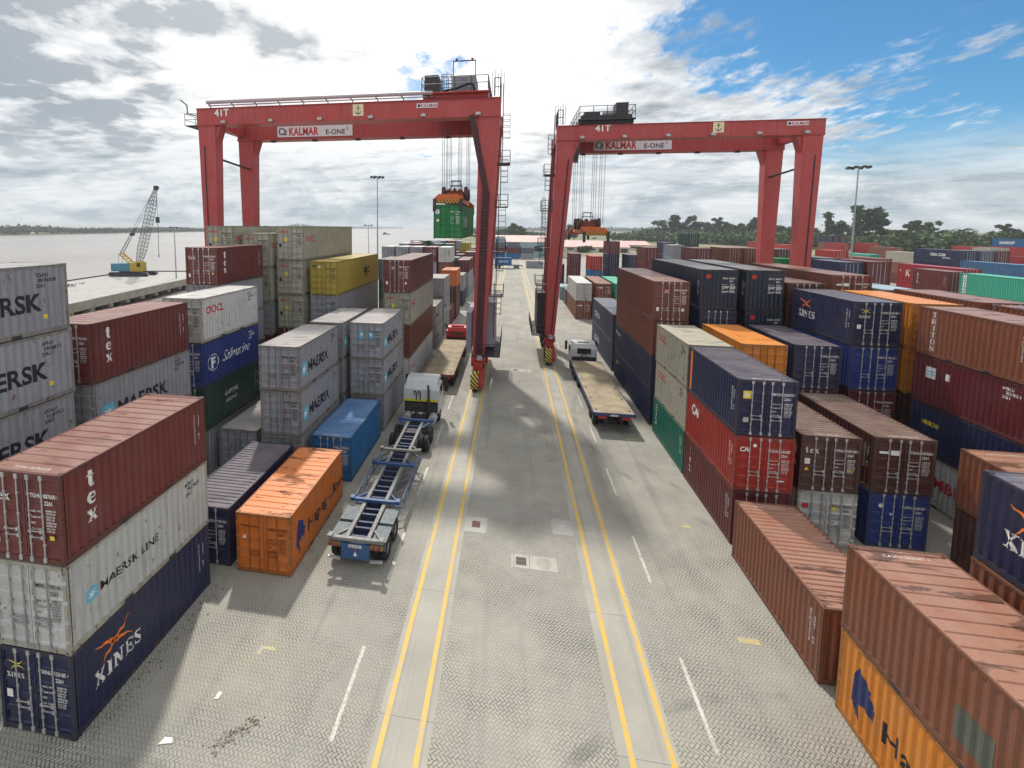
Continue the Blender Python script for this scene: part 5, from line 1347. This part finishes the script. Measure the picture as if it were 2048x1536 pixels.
for sx in (-1, 1):
    MB().box(*sorted((sx*.66, sx*1.2)), o_(Y0)-.05, o_(Y0)+.06, .98, 1.14).obj('lamp_board', simple('dirty lamp board', (140, 110, 80), .6, .4, 6), t)
    for k in range(2): MB().box(*sorted((sx*(.72+k*.24), sx*(.9+k*.24))), o_(Y0)-.075, o_(Y0)-.04, 1.0, 1.11).obj('tail_lamp', simple('grimy lamp', (120, 52, 40), .5, .4, 8), t)
    b = MB().bar((sx*.66, o_(Y0)+.0, .42), (sx*1.2, o_(Y0)-.05, .5), .09); b.obj('bumper_bar', M_GALV, t)
    for k, y in enumerate((Y0+.9, Y0+2.2)):
        b = MB().box(*sorted((sx*.62, sx*1.26)), o_(y)-.55, o_(y)+.5, 1.1, 1.13); b.box(*sorted((sx*.62, sx*1.26)), o_(y)-.6, o_(y)-.55, .75, 1.13); b.obj('mudguard', M_MUDG, t)
    b = MB()
    xo = sx*1.2
    b.path([(sx*.55, o_(Y0+3.4), .85), (xo, o_(Y0+3.6), .7), (xo, o_(Y0+8.6), .7), (sx*.55, o_(Y0+9.0), .85)], .05, 6)
    b.path([(xo, o_(Y0+3.6), 1.1), (xo, o_(Y0+8.4), 1.1)], .045, 6)
    for i in range(9):
        ya, yb = o_(Y0+3.6+i*.55), o_(Y0+3.6+(i+1)*.55)
        b.cyl((xo, ya, .7 if i % 2 else 1.1), (xo, yb, 1.1 if i % 2 else .7), .032, 5)
        if i % 2: b.cyl((sx*.55, ya, .95), (xo, yb, 1.1), .024, 5); b.cyl((sx*.55, ya, .95), (xo, ya, .7), .024, 5)
    b.obj('side_guard', paint((104, 120, 142), .5, .6, .7, .6, 'guard paint'), t)
for y in (Y0+.9, Y0+2.2): axle(t, o_(y), 2.5, .5)
b = MB()
for y in (Y0+.9, Y0+2.2): b.cyl((-1.1, o_(y), .5), (1.1, o_(y), .5), .09, 8)
b.box(-.3, .3, o_(Y0+4.6), o_(Y0+5.3), .5, .85); b.cyl((-.3, o_(Y0+2.9), .7), (.3, o_(Y0+2.9), .7), .2, 10); b.obj('axle_gear', M_DARKM, t)
tractor(t, -.05, o_(33.1), 'tractor', M_CABW, 2.6, 2.45, .95, 4.4)

def flatbed(x, y0, y1, label, mode, mat, w=2.72, edge=(120, 62, 44)):
    yc = (y0+y1)/2; t = empty('flatbed_truck', (x, yc, 0), 0, label, 'truck', 'trucks waiting along the stacks')
    a, c_ = y0-yc, y1-yc; zd = 1.45; hw = w/2
    MB().box(-hw+.05, hw-.05, a+.04, c_-.04, zd-.06, zd).obj('deck', M_PLANK, t)
    ed = paint(edge, .5, .7, .7, .4, 'deck rail paint')
    b = MB()
    for sx in (-1, 1):
        b.box(*sorted((sx*hw, sx*(hw-.05))), a, c_, zd-.2, zd+.015)
        for i in range(13): y = a+.4+i*(c_-a-.8)/12; b.box(*sorted((sx*(hw+.002), sx*(hw+.045))), y-.1, y+.1, zd-.18, zd-.02)
    b.box(-hw, hw, a, a+.05, zd-.22, zd+.012); b.box(-hw, hw, c_-.05, c_, zd-.22, zd+.012)
    b.obj('deck_rail', ed, t)
    b = MB()
    for sx in (-.45, .45): b.box(sx-.07, sx+.07, a+.2, c_, zd-.55, zd-.06)
    for i in range(10): y = a+.7+i*(c_-a-1.4)/9; b.box(-hw+.1, hw-.1, y-.05, y+.05, zd-.2, zd-.07)
    b.obj('trailer_frame', M_DARKM, t)
    for i in range(6):
        for sx in (-1, 1): MB().cbox((sx*(hw-.28), a+.6+i*(c_-a-1.2)/5, zd+.01), (.16, .12, .03)).obj('twist_lock', M_STEEL, t)
    for sx in (-1, 1):
        MB().box(*sorted((sx*.55, sx*1.1)), a-.03, a+.02, zd-.42, zd-.24).obj('tail_lamp', M_RED, t)
    b = MB().box(-1.1, 1.1, a+.02, a+.1, .5, .64); b.bar((-.5, a+.06, .55), (-.5, a+.1, 1.2), .08); b.bar((.5, a+.06, .55), (.5, a+.1, 1.2), .08); b.obj('bumper_bar', M_DARKM, t)
    panel(t, 'number_plate', -.26, .26, zd-.2, zd-.08, a-.004, M_PLATE)
    for y in (a+1.5, a+2.8, c_-3.6 if mode == 'white' else a+4.1): axle(t, y, 2.5, .5)
    tractor(t, 0, c_+1.1, mode, mat, 2.55, 1.95 if mode == 'white' else 1.75, .98, 3.2)
    return t
flatbed(-6.25, 40.7, 54.0, 'empty flatbed truck with a pale timber deck and bright red cab', 'red', M_CABR)
flatbed(7.4, 34.1, 47.6, 'empty flatbed truck with a worn brown deck and white cab', 'white', M_CABW, 2.85, (58, 76, 130))

# small truck with a blue box crossing at the far end
t = empty('flatbed_truck', (-2, 172, 0), 0, 'far low trailer carrying a bright blue container across the lane end', 'truck', 'trucks waiting along the stacks')
MB().box(-5, 5.5, -1.2, 1.2, 1.05, 1.3).obj('deck', M_DARKM, t)
for x in (-3.6, -2.4, 3.2, 4.2):
    for s in (-1, 1): tyre(t, (x, s*1.0, .5), .5, .3, axis='y')
MB().box(5.5, 6.0, -.5, .5, .7, 1.1).obj('coupling', M_DARKM, t)
cross(-1.2+1.2, 171, 1.32, 'blue', 'bright blue container riding on a far trailer across the lane end', side='cosco')
# ------------------------------------------------------- trees and far things
def pxray(a, b):
    u, v = (a-CPX)/CF, (b-CPY)/CF
    c, s = math.cos(-CROL), math.sin(-CROL); u, v = c*u-s*v, s*u+c*v
    c, s = math.cos(CPIT), math.sin(CPIT); y, z = c-s*v, -s-c*v
    c, s = math.cos(-CYAW), math.sin(-CYAW)
    return Vector((c*u-s*y, s*u+c*y, z))
def at(a, dist):
    """ground point in the direction of column a of the horizon, dist metres out (used only to read places off the map)"""
    r = pxray(a, 456); r.z = 0
    return r.normalized()*dist

def mat_leaf(name, a, b_):
    m, g, b = new_mat(name)
    p, r = coords(g)
    gi = g.n('ShaderNodeNewGeometry').outputs['Random Per Island']
    c = g.mix(gi, a + (1,), b_ + (1,))
    hv = g.n('ShaderNodeHueSaturation', {'Hue': g.m('ADD', .49, g.m('MULTIPLY', r, .02)), 'Saturation': .95, 'Value': g.m('ADD', .75, g.m('MULTIPLY', r, .5)), 'Color': c})
    g.set(b.inputs['Base Color'], hv.outputs[0]); b.inputs['Roughness'].default_value = .7; b.inputs['Specular IOR Level'].default_value = .2
    return m
L_DARK = mat_leaf('dark foliage', (.042, .075, .032), (.090, .135, .058)); L_MID = mat_leaf('mid foliage', (.050, .090, .030), (.110, .165, .060))
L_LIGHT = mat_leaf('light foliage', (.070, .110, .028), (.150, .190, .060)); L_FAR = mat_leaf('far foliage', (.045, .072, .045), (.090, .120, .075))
M_BARK = simple('bark', (92, 78, 62), .9, .3, 3)

def leaves(b, c, rad, n, size, rr, flat_=.75):
    for _ in range(n):
        while True:
            q = Vector((rr.uniform(-1, 1), rr.uniform(-1, 1), rr.uniform(-1, 1)))
            if .25 < q.length < 1: break
        q = q * (0.55+.45*rr.random())
        p = Vector(c)+Vector((q.x*rad[0], q.y*rad[1], q.z*rad[2]))
        a = Vector((rr.gauss(0, 1), rr.gauss(0, 1), rr.gauss(0, .6))).normalized(); t = a.cross(Vector((rr.gauss(0, 1), rr.gauss(0, 1), rr.gauss(0, 1)))).normalized()
        s = size*rr.uniform(.6, 1.35)
        b.add([p-a*s-t*s*.5, p+a*s*.2-t*s*.7, p+a*s+t*s*.3, p-a*s*.1+t*s*.75], [(0, 1, 2, 3)])

def tree_mesh(kind, seed):
    rr = random.Random(seed); tb, lb = MB(), MB()
    if kind == 'broad':              # unit: about 20 m high
        h = 20; tb.cyl((0, 0, 0), (.3, .2, h*.45), .55, 8, .35)
        for i in range(16):
            a = rr.uniform(0, 6.28); rad = rr.uniform(1.0, 7.0); z = h*rr.uniform(.22, .88)
            c = (rad*math.cos(a), rad*math.sin(a), z); tb.cyl((.2, .1, h*.33), c, .22, 5, .06)
            leaves(lb, c, (rr.uniform(2.4, 4.2),)*2+(rr.uniform(1.8, 3.2),), 150, .75, rr)
    elif kind == 'tall':             # emergent tree, layered open crown
        h = 30; tb.cyl((0, 0, 0), (.4, 0, h*.8), .6, 8, .25)
        for i in range(19):
            a = rr.uniform(0, 6.28); z = h*(.30+.66*i/19); rad = rr.uniform(.5, 6.0)*(1.2-.7*abs(i/19-.5))
            c = (rad*math.cos(a), rad*math.sin(a), z); tb.cyl((.3, 0, z-2.2), c, .18, 5, .05)
            leaves(lb, c, (rr.uniform(2.0, 3.6),)*2+(rr.uniform(1.8, 3.2),), 140, .72, rr)
    elif kind == 'column':
        h = 26; tb.cyl((0, 0, 0), (.1, 0, h*.9), .45, 8, .2)
        for i in range(11):
            z = h*(.2+.78*i/11); w = rr.uniform(1.3, 2.2) if i < 9 else 3.0
            leaves(lb, (rr.uniform(-.6, .6), rr.uniform(-.6, .6), z), (w, w, 1.8), 110, .6, rr)
    elif kind == 'palm':
        h = 12; tb.path([(0, 0, 0), (.3, 0, h*.4), (.9, .1, h*.75), (1.2, .1, h)], .2, 6)
        for i in range(15):
            a = 6.28*i/15+rr.uniform(-.15, .15); el = rr.uniform(-.2, .9); p = Vector((1.2, .1, h))
            for k in range(6):
                d = Vector((math.cos(a)*math.cos(el), math.sin(a)*math.cos(el), math.sin(el))); q = p+d*.85; s = Vector((-math.sin(a), math.cos(a), 0))*(.55-.07*k)
                lb.add([p-s+Vector((0, 0, -.25)), p, q, q-s*.8+Vector((0, 0, -.28))], [(0, 1, 2, 3)]); lb.add([p, p+s+Vector((0, 0, -.25)), q+s*.8+Vector((0, 0, -.28)), q], [(0, 1, 2, 3)])
                p = q; el -= .28
    elif kind == 'bush':
        tb.cyl((0, 0, 0), (0, 0, 1.4), .12, 6, .05)
        for i in range(7): leaves(lb, (rr.uniform(-1.8, 1.8), rr.uniform(-1.4, 1.4), rr.uniform(.6, 1.9)), (1.3, 1.2, .9), 60, .30, rr)
    return tb.mesh('trunk'), lb.mesh('crown', recalc=False)
_tm = {}
def tree(kind, pos, hscale, wscale, leaf, label, group, seed=0, rz=0.0):
    key = (kind, seed)
    if key not in _tm: _tm[key] = tree_mesh(kind, seed*7+len(kind))
    nm = {'broad': 'broadleaf_tree', 'tall': 'tall_tree', 'column': 'slender_tree', 'palm': 'palm_tree', 'bush': 'bush'}[kind]
    o = empty(nm, pos, rz, label, nm.split('_')[0] if kind == 'bush' else 'tree', group); o.scale = (wscale, wscale, hscale)
    link('trunk', _tm[key][0], M_BARK, o); link('crown', _tm[key][1], leaf, o)
    return o

GT = 'trees at the wood edge beyond the yard'
TREES = [  # column, metres, kind, height, leaf
 (1327, 640, 'broad', 27, L_MID), (1345, 620, 'tall', 35, L_DARK), (1366, 640, 'broad', 25, L_DARK), (1388, 630, 'tall', 34, L_DARK), (1400, 650, 'broad', 25, L_MID), (1418, 640, 'broad', 22, L_DARK), (1438, 600, 'tall', 31, L_DARK), (1456, 610, 'broad', 22, L_MID),
 (1474, 590, 'broad', 20, L_DARK), (1492, 590, 'broad', 22, L_MID), (1512, 580, 'tall', 30, L_DARK), (1530, 570, 'tall', 27, L_DARK), (1552, 560, 'broad', 20, L_DARK), (1576, 560, 'broad', 18, L_MID), (1600, 550, 'broad', 16, L_MID), (1628, 540, 'broad', 18, L_DARK),
 (1657, 500, 'column', 30, L_DARK), (1676, 510, 'broad', 23, L_DARK), (1696, 520, 'broad', 18, L_MID), (1714, 440, 'column', 33, L_DARK), (1736, 450, 'tall', 34, L_DARK), (1752, 450, 'tall', 30, L_DARK), (1772, 470, 'broad', 16, L_LIGHT), (1792, 460, 'broad', 15, L_LIGHT),
 (1812, 470, 'broad', 16, L_MID), (1822, 520, 'tall', 25, L_DARK), (1836, 520, 'tall', 25, L_DARK), (1868, 500, 'tall', 24, L_DARK), (1850, 450, 'broad', 14, L_LIGHT), (1884, 450, 'broad', 14, L_MID), (1908, 440, 'broad', 13, L_LIGHT), (1921, 400, 'palm', 13.5, L_MID), (1933, 395, 'palm', 14.5, L_DARK), (1945, 400, 'palm', 13, L_MID), (1960, 390, 'palm', 11, L_DARK), (1978, 420, 'palm', 12.5, L_MID), (1950, 430, 'broad', 13, L_MID), (1990, 450, 'broad', 15, L_DARK), (2014, 520, 'tall', 22, L_DARK), (2030, 470, 'broad', 15, L_LIGHT), (2052, 460, 'broad', 15, L_MID),
 (1029, 480, 'broad', 20, L_MID), (1040, 500, 'broad', 16, L_DARK), (1018, 520, 'broad', 15, L_DARK), (1138, 540, 'broad', 20, L_DARK), (1148, 560, 'broad', 17, L_MID), (1000, 620, 'broad', 14, L_MID), (956, 640, 'broad', 14, L_DARK), (975, 660, 'broad', 15, L_MID)]
HN = {'broad': 20, 'tall': 30, 'column': 26, 'palm': 12, 'bush': 2.6}
DESC = {'broad': 'rounded tree', 'tall': 'tall open tree', 'column': 'slender column tree', 'palm': 'drooping palm'}
WHERE = ((1000, 1100, 'behind the lane end buildings'), (1100, 1200, 'behind the tree side crane'), (1300, 1420, 'behind the small red roofed house'), (1420, 1545, 'over the pale field edge'), (1545, 1640, 'seen between the crane legs'), (1640, 1705, 'beside the light mast'), (1705, 1780, 'just past the light mast'), (1780, 1900, 'above the long navy container'), (1900, 2100, 'behind the bright blue container'), (900, 1000, 'beyond the hanging green container'))
cnt = {}
for i, (a, dd, k, hh, lf) in enumerate(TREES):
    p = at(a, dd); w = next(t for lo, hi, t in WHERE if lo <= a < hi)
    key = (k, w); cnt[key] = cnt.get(key, 0)+1
    leafw = {L_DARK.name: 'dark', L_MID.name: 'mid green', L_LIGHT.name: 'pale green'}[lf.name]
    ordw = ['', 'first', 'second', 'third', 'fourth', 'fifth', 'sixth'][cnt[key]]
    tree(k, (p.x, p.y, 0), hh/HN[k]*(.9 if k == 'tall' else 1), hh/HN[k]*random.uniform(1.0, 1.3), lf, f"{leafw} {DESC[k]} {w}{', ' + ordw + ' one along' if ordw != 'first' else ''}", GT, i % 4, random.uniform(0, 6))
BUSH = [(1210, 330), (1232, 420), (1262, 360), (1290, 300), (1240, 640), (1252, 560), (1190, 700), (1300, 620), (1170, 300), (1410, 560), (1440, 590), (1475, 520), (1350, 560), (1512, 500), (1108, 420), (1290, 480)]
for i, (a, dd) in enumerate(BUSH):
    p = at(a, dd); s = random.uniform(1.0, 2.2)
    tree('bush', (p.x, p.y, 0), s, s*1.5, (L_MID, L_LIGHT, L_DARK)[i % 3], 'low green bush standing loose in the sandy field beyond the containers', 'bushes in the sandy field', i % 3, i)

def wood(name, pts, n, hlo, hhi, leaf, label, size, depth=60, seed=1, hump=()):
    rr = random.Random(seed); b = MB(); segs = list(zip(pts, pts[1:])); tot = sum((Vector(q)-Vector(p)).length for p, q in segs)
    for _ in range(n):
        t = rr.random()*tot
        for p, q in segs:
            l = (Vector(q)-Vector(p)).length
            if t <= l: break
            t -= l
        e = (Vector(q)-Vector(p)).normalized(); c = Vector(p)+e*t; c += Vector((-e.y, e.x))*rr.uniform(0, depth)*(1 if seed % 2 else -1)
        k = 1.0
        for hx, hy, hr, hk in hump: k += hk*math.exp(-((c.x-hx)**2+(c.y-hy)**2)/hr**2)
        h = rr.uniform(hlo, hhi)*k*(1+.25*math.sin(c.x*.021+c.y*.013)); w = h*rr.uniform(.35, .6)
        z0 = -2.6 if name == 'far_bank_wood' else 0
        leaves(b, (c.x, c.y, z0+h*.55), (w, w, h*.5), 16, size*rr.uniform(.7, 1.2), rr)
    o = b.obj(name, leaf); tag(o, label, 'wood', kind='stuff'); return o
P2 = lambda a, dd: tuple(at(a, dd)[:2])
wood('wood_edge', [P2(1296, 680), P2(1440, 640), P2(1580, 585), P2(1700, 540), P2(1850, 500), P2(2080, 480), P2(2300, 480)], 2000, 9, 15, L_MID, 'dense green wood running behind the yard under the taller trees', 1.6, 90, 2)
wood('wood_edge', [P2(1312, 690), P2(1440, 640), P2(1560, 590), P2(1660, 560)], 520, 14, 21, L_MID, 'taller dense wood behind the sandy field', 1.5, 50, 4)
wood('wood_edge', [P2(1580, 560), P2(1700, 510), P2(1850, 455), P2(2080, 440), P2(2300, 440)], 600, 5, 10, L_LIGHT, 'pale green scrub along the foot of the wood', 1.1, 25, 3)
wood('distant_wood', [P2(880, 2600), P2(1000, 2400), P2(1140, 2600), P2(1330, 2300)], 1100, 13, 21, L_FAR, 'distant low wood along the horizon past the field', 4.2, 260, 5)
wood('distant_wood', [P2(940, 800), P2(1010, 720), P2(1060, 700)], 220, 7, 12, L_FAR, 'low wood behind the lane end buildings', 1.8, 60, 7)
BANK = [(-780, 330), (-850, 560), (-869, 714), (-949, 1275), (-1035, 1995), (-1400, 3970), (-1500, 6500)]
sheet('far_bank', BANK + [(-9000, 6500), (-9000, 330)], -2.6, M_FIELD)
wood('far_bank_wood', BANK[:5], 2600, 7.5, 11.5, L_FAR, 'low wood lining the far bank of the river', 2.4, 80, 9, ((-905, 800, 75, .9), (-930, 940, 40, .45)))
wood('far_bank_wood', BANK[4:], 800, 14, 22, L_FAR, 'faint wood on the farthest reach of the river', 5, 300, 11, ((-1060, 2700, 260, .9),))

# ---------------------------------------------------------------------- quay
M_QUAY = mat_concrete('quay concrete', (0.33, 0.32, 0.30, 1), (0.43, 0.42, 0.39, 1)); M_FASC = mat_concrete('quay fascia', (0.26, 0.235, 0.19, 1), (0.36, 0.33, 0.27, 1))
q0, q1 = Vector((-67.0, 2.0)), Vector((-92.6, 136.6)); qe = (q1-q0).normalized(); qn = Vector((-qe.y, qe.x))
if qn.x > 0: qn = -qn
root = empty('quay', (q0.x, q0.y, 0), 0, 'long pale concrete jetty on piles beside the river', 'quay')
QP = lambda t, w, z: (qe.x*t+qn.x*w, qe.y*t+qn.y*w, z)
LQ = (q1-q0).length
b = MB().hexa([QP(0, 0, -.5), QP(LQ, 0, -.5), QP(LQ, 27, -.5), QP(0, 27, -.5)], [QP(0, 0, 0), QP(LQ, 0, 0), QP(LQ, 27, 0), QP(0, 27, 0)]); b.obj('deck', M_QUAY, root)
b = MB()
n = 24
for i in range(n):
    t0, t1 = LQ*i/n+.04, LQ*(i+1)/n-.04
    b.hexa([QP(t0, -.25, -1.75), QP(t1, -.25, -1.75), QP(t1, .25, -1.75), QP(t0, .25, -1.75)], [QP(t0, -.25, -.03), QP(t1, -.25, -.03), QP(t1, .25, -.03), QP(t0, .25, -.03)])
b.obj('fascia', M_FASC, root)
for i in range(n+1):
    t = min(LQ-.5, LQ*i/n)
    b = MB().hexa([QP(t-.5, 0.3, -2.6), QP(t+.9, .3, -2.6), QP(t+.9, 26, -2.6), QP(t-.5, 26, -2.6)], [QP(t-.5, 0.3, -.5), QP(t+.9, .3, -.5), QP(t+.9, 26, -.5), QP(t-.5, 26, -.5)]); b.obj('pile_cap', M_FASC, root)
    for w in (2, 9, 17, 25): MB().cyl(QP(t+.2, w, -6), QP(t+.2, w, -2.5), .45, 8).obj('pile', M_FASC, root)
b = MB(); b.bar(QP(0, 26.6, .15), QP(LQ, 26.6, .15), .35, .3); b.bar(QP(LQ-.3, 0, .15), QP(LQ-.3, 27, .15), .35, .3); b.obj('edge_beam', M_STEEL, root)
for i, t in enumerate((60, 74, 88, 100)):
    c = Vector(q0)+qe*t+qn*25.6; r_ = empty('bollard', (c.x, c.y, 0), 0, 'iron mooring bollard at the river edge of the jetty', 'bollard', 'bollards along the jetty')
    MB().cyl((0, 0, 0), (0, 0, .55), .28, 10, .22).cyl((0, 0, .55), (0, 0, .75), .4, 10, .36).obj('post', M_STEEL, r_)
b = MB(); rr = random.Random(5)
for _ in range(26):
    c = Vector(q0)+qe*rr.uniform(93, 104)+qn*rr.uniform(18, 20); b.bar((c.x, c.y, rr.uniform(.05, .4)), (c.x+rr.uniform(-1.5, 1.5), c.y+rr.uniform(-1.5, 1.5), rr.uniform(.05, .4)), .12)
tag(b.obj('scrap_heap', M_STEEL), 'dark heap of mooring gear lying on the jetty', 'scrap heap')

# crawler crane on the quay (x along the picture, boom leaning that way)
M_CBLUE = paint((70, 140, 165), .5, .4, .6, .4, 'faded crane blue'); M_CYEL = paint((205, 175, 40), .5, .4, .6, .3, 'crane yellow'); M_LAT = simple('lattice grey', (104, 106, 102), .6, .25, 3)
cr = empty('crawler_crane', (-107.5, 121.0, 0), R(9.4), 'blue and yellow crawler crane with a raised lattice boom on the jetty', 'crawler crane')
for dy in (-2.2, 2.2):
    b = MB(); pr = [(-6.4, .15), (-7.0, .6), (-6.4, 1.1), (4.0, 1.1), (4.6, .6), (4.0, .15)]; b.prism(pr, 'y', dy-.5, dy+.5)
    for i in range(24): b.box(-6.5+i*.44, -6.25+i*.44, dy-.55, dy+.55, 1.08, 1.16); b.box(-6.5+i*.44, -6.25+i*.44, dy-.55, dy+.55, .02, .12)
    b.obj('track', M_DARKM, cr)
MB().box(-6.6, -1.2, -1.7, 1.7, 1.35, 3.6).obj('engine_house', M_CBLUE, cr)
b = MB().box(-1.2, 1.6, -1.7, 1.7, 1.35, 3.9); b.box(.2, 2.1, -1.75, -.3, 1.35, 4.2); cb = b.obj('cab', M_CYEL, cr)
MB().box(.9, 1.9, -1.79, -1.755, 2.7, 3.8).obj('window', M_GLASS, cb); MB().cyl((0, 0, .9), (0, 0, 1.4), 1.3, 16).obj('slew_ring', M_DARKM, cr)
def lattice(b, p, q, w0, w1, n, r=.07, mid=.04):
    p, q, a, c = b._fr(p, q)
    cor = [(-1, -1), (1, -1), (1, 1), (-1, 1)]
    def pt(i, k):
        t = i/n; w = (w0+(w1-w0)*min(1, t*5) if t < .2 else w1 if t < .75 else w1+(w0*.6-w1)*(t-.75)/.25)/2
        return p.lerp(q, t)+a*cor[k][0]*w+c*cor[k][1]*w
    for i in range(n):
        for k in range(4):
            b.cyl(pt(i, k), pt(i+1, k), r, 4); b.cyl(pt(i, k), pt(i+1, (k+1) % 4), mid, 4); b.cyl(pt(i, k), pt(i, (k+1) % 4), mid, 4)
b = MB(); lattice(b, (.4, 0, 3.2), (6.3, 0, 25.0), 1.0, 1.75, 20, .085, .05); b.obj('boom', M_LAT, cr)
MB().cbox((6.4, 0, 25.3), (1.0, .8, 1.1)).cyl((6.6, -.3, 25.4), (6.6, .3, 25.4), .6, 12).obj('boom_head', M_DARKM, cr)
b = MB()
for dy in (-1.1, 1.1): b.bar((-1.4, dy, 3.5), (-4.4, dy, 6.4), .35)
for t in (.25, .5, .75, 1): b.bar((-1.4-3*t, -1.1, 3.5+2.9*t), (-1.4-3*t, 1.1, 3.5+2.9*t), .3)
b.obj('gantry', M_CYEL, cr)
b = MB()
for dy in (-.9, .9):
    b.cyl((-4.4, dy, 6.4), (6.2, dy*.3, 25.2), .05, 4); b.cyl((-4.5, dy, 6.4), (-5.0, dy, 3.5), .05, 4); b.cyl((-4.4, dy*.6, 6.5), (.2, dy*.4, 14.0), .09, 4)
b.cbox((-1.0, 0, 12.0), (.7, 1.2, .8)); b.obj('pendant_line', M_STEEL, cr)
b = MB().cyl((6.6, 0, 24.9), (6.5, 0, 17.0), .04, 4).cbox((6.5, 0, 16.2), (.8, .6, 1.7)); b.cyl((6.5, 0, 15.4), (6.4, 0, 6.0), .07, 5); b.cyl((6.4, 0, 6.3), (6.4, 0, 5.4), .15, 6); b.obj('hook_block', M_DARKM, cr)

# ------------------------------------------------------------- masts, poles
M_POLE = simple('pole steel', (150, 158, 158), .5, .15, 2, .3)
def mast(x, y, h, label, r=.28, crown='ring'):
    o = empty('light_mast', (x, y, 0), 0, label, 'light mast', 'light masts in the yard')
    MB().cyl((0, 0, 0), (0, 0, h), r, 12, r*.5).obj('pole', M_POLE, o)
    if crown == 'ring':
        b = MB()
        for i in range(10): a, c = 6.283*i/10, 6.283*(i+1)/10; b.bar((1.5*math.cos(a), 1.5*math.sin(a), h), (1.5*math.cos(c), 1.5*math.sin(c), h), .12); b.bar((0, 0, h), (1.5*math.cos(a), 1.5*math.sin(a), h), .06) if i % 2 else None
        b.obj('lamp_ring', M_STEEL, o)
        for i in range(8):
            a = 6.283*i/8; MB().cbox((1.75*math.cos(a), 1.75*math.sin(a), h-.05), (.55, .5, .45)).obj('floodlight', M_STEEL, o)
    else:
        b = MB().bar((-1.0, 0, h-.6), (1.0, 0, h-.6), .09); b.obj('cross_arm', M_STEEL, o)
        for sx in (-.9, .9): MB().cbox((sx, -.1, h-.5), (.5, .4, .3)).obj('floodlight', M_STEEL, o)
    return o
p_ = at(755, 136); mast(p_.x, p_.y, 28.6, 'tall grey light mast standing before the open river', .24)
p_ = at(1707, 133); mast(p_.x, p_.y, 27.5, 'tall grey light mast standing before the wood on the tree side', .22)
mast(-91.5, 116.5, 14.6, 'short lamp pole at the edge of the jetty beside the crawler crane', .18, 'arm')
p_ = at(737, 128); mast(p_.x, p_.y, 15.5, 'thin pole beside the tall mast before the river', .12, 'arm')
o = empty('lattice_mast', (14.6, 234, 0), 0, 'tall grey lattice radio mast standing at the lane end by the teal building', 'lattice mast')
b = MB(); lattice(b, (0, 0, 0), (0, 0, 29.5), 2.0, 1.9, 22, .07, .045); b.cyl((0, 0, 29), (0, 0, 32), .06, 5); b.obj('tower', M_STEEL, o)

# ------------------------------------------------------------------ buildings
M_PINK = simple('faded red roof sheet', (206, 172, 166), .6, .15, .4); M_TEAL = simple('pale teal wall', (150, 186, 180), .7, .1, .3); M_WALLC = simple('rendered wall', (200, 190, 175), .8, .12, .3)
def shed(x0, x1, y0, y1, hw, hr, wall, roof, label, doors=3, name='warehouse'):
    o = empty(name, ((x0+x1)/2, (y0+y1)/2, 0), 0, label, 'building' if name != 'small_house' else 'house'); a, c = (x1-x0)/2, (y1-y0)/2
    w_ = MB().box(-a, a, -c, c, 0, hw).obj('wall', wall, o)
    b = MB(); e = .5
    b.prism([(-c-e, hw-.05), (0, hr), (c+e, hw-.05), (c+e, hw+.1), (0, hr+.15), (-c-e, hw+.1)], 'x', -a-e, a+e); b.obj('roof', roof, o)
    b = MB()
    for i in range(doors):
        x = -a+2*a*(i+.5)/doors; d = MB().box(x-min(2, a*.2), x+min(2, a*.2), -c-.04, -c-.005, 0 if i % 2 == 0 else hw*.4, hw*.75); d.obj('door' if i % 2 == 0 else 'window', M_STEEL, o)
    return o
shed(-13, 24, 238, 262, 7.6, 10.6, M_TEAL, M_PINK, 'pale teal warehouse with a faded red roof closing the lane', 5)
shed(28, 92, 338, 366, 3.4, 5.8, M_WALLC, M_PINK, 'long low shed with faded red roof beyond the tree side crane', 9)
shed(26, 70, 300, 316, 3.2, 4.8, M_WALLC, M_PINK, 'shorter low shed with faded red roof in front of the long one', 7)
p_ = at(1344, 590); shed(p_.x-7, p_.x+7, p_.y-5, p_.y+5, 6.0, 9.0, M_WALLC, simple('clay roof', (190, 105, 80), .7, .2, .5), 'small house with a clay red roof under the trees past the field', 3, 'small_house')
p_ = at(772, 1150); bo = empty('moored_boat', (p_.x, p_.y, -3.2), .4, 'dark small boat out on the river before the far trees', 'boat')
MB().prism([(-9, .2), (9, .2), (11, 2.2), (-10, 2.0)], 'y', -2.2, 2.2).obj('hull', M_DARKM, bo); MB().box(-6, 1, -1.6, 1.6, 2, 5.2).obj('cabin', M_STEEL, bo)
# ---------------------------------------------------------------------- haze
m = bpy.data.materials.new('river haze'); m.use_nodes = True; nt = m.node_tree; nt.nodes.clear(); g = G(nt)
pv = g.n('ShaderNodeVolumePrincipled', {'Color': (0.86, 0.92, 0.97, 1), 'Density': 0.0002, 'Anisotropy': 0.2}); oo = g.n('ShaderNodeOutputMaterial'); nt.links.new(pv.outputs[0], oo.inputs['Volume'])
hz = MB().box(-15000, 15000, -60, 9800, -8, 44).obj('haze', m); tag(hz, 'thin humid haze over the river and the yard', 'haze', kind='stuff')
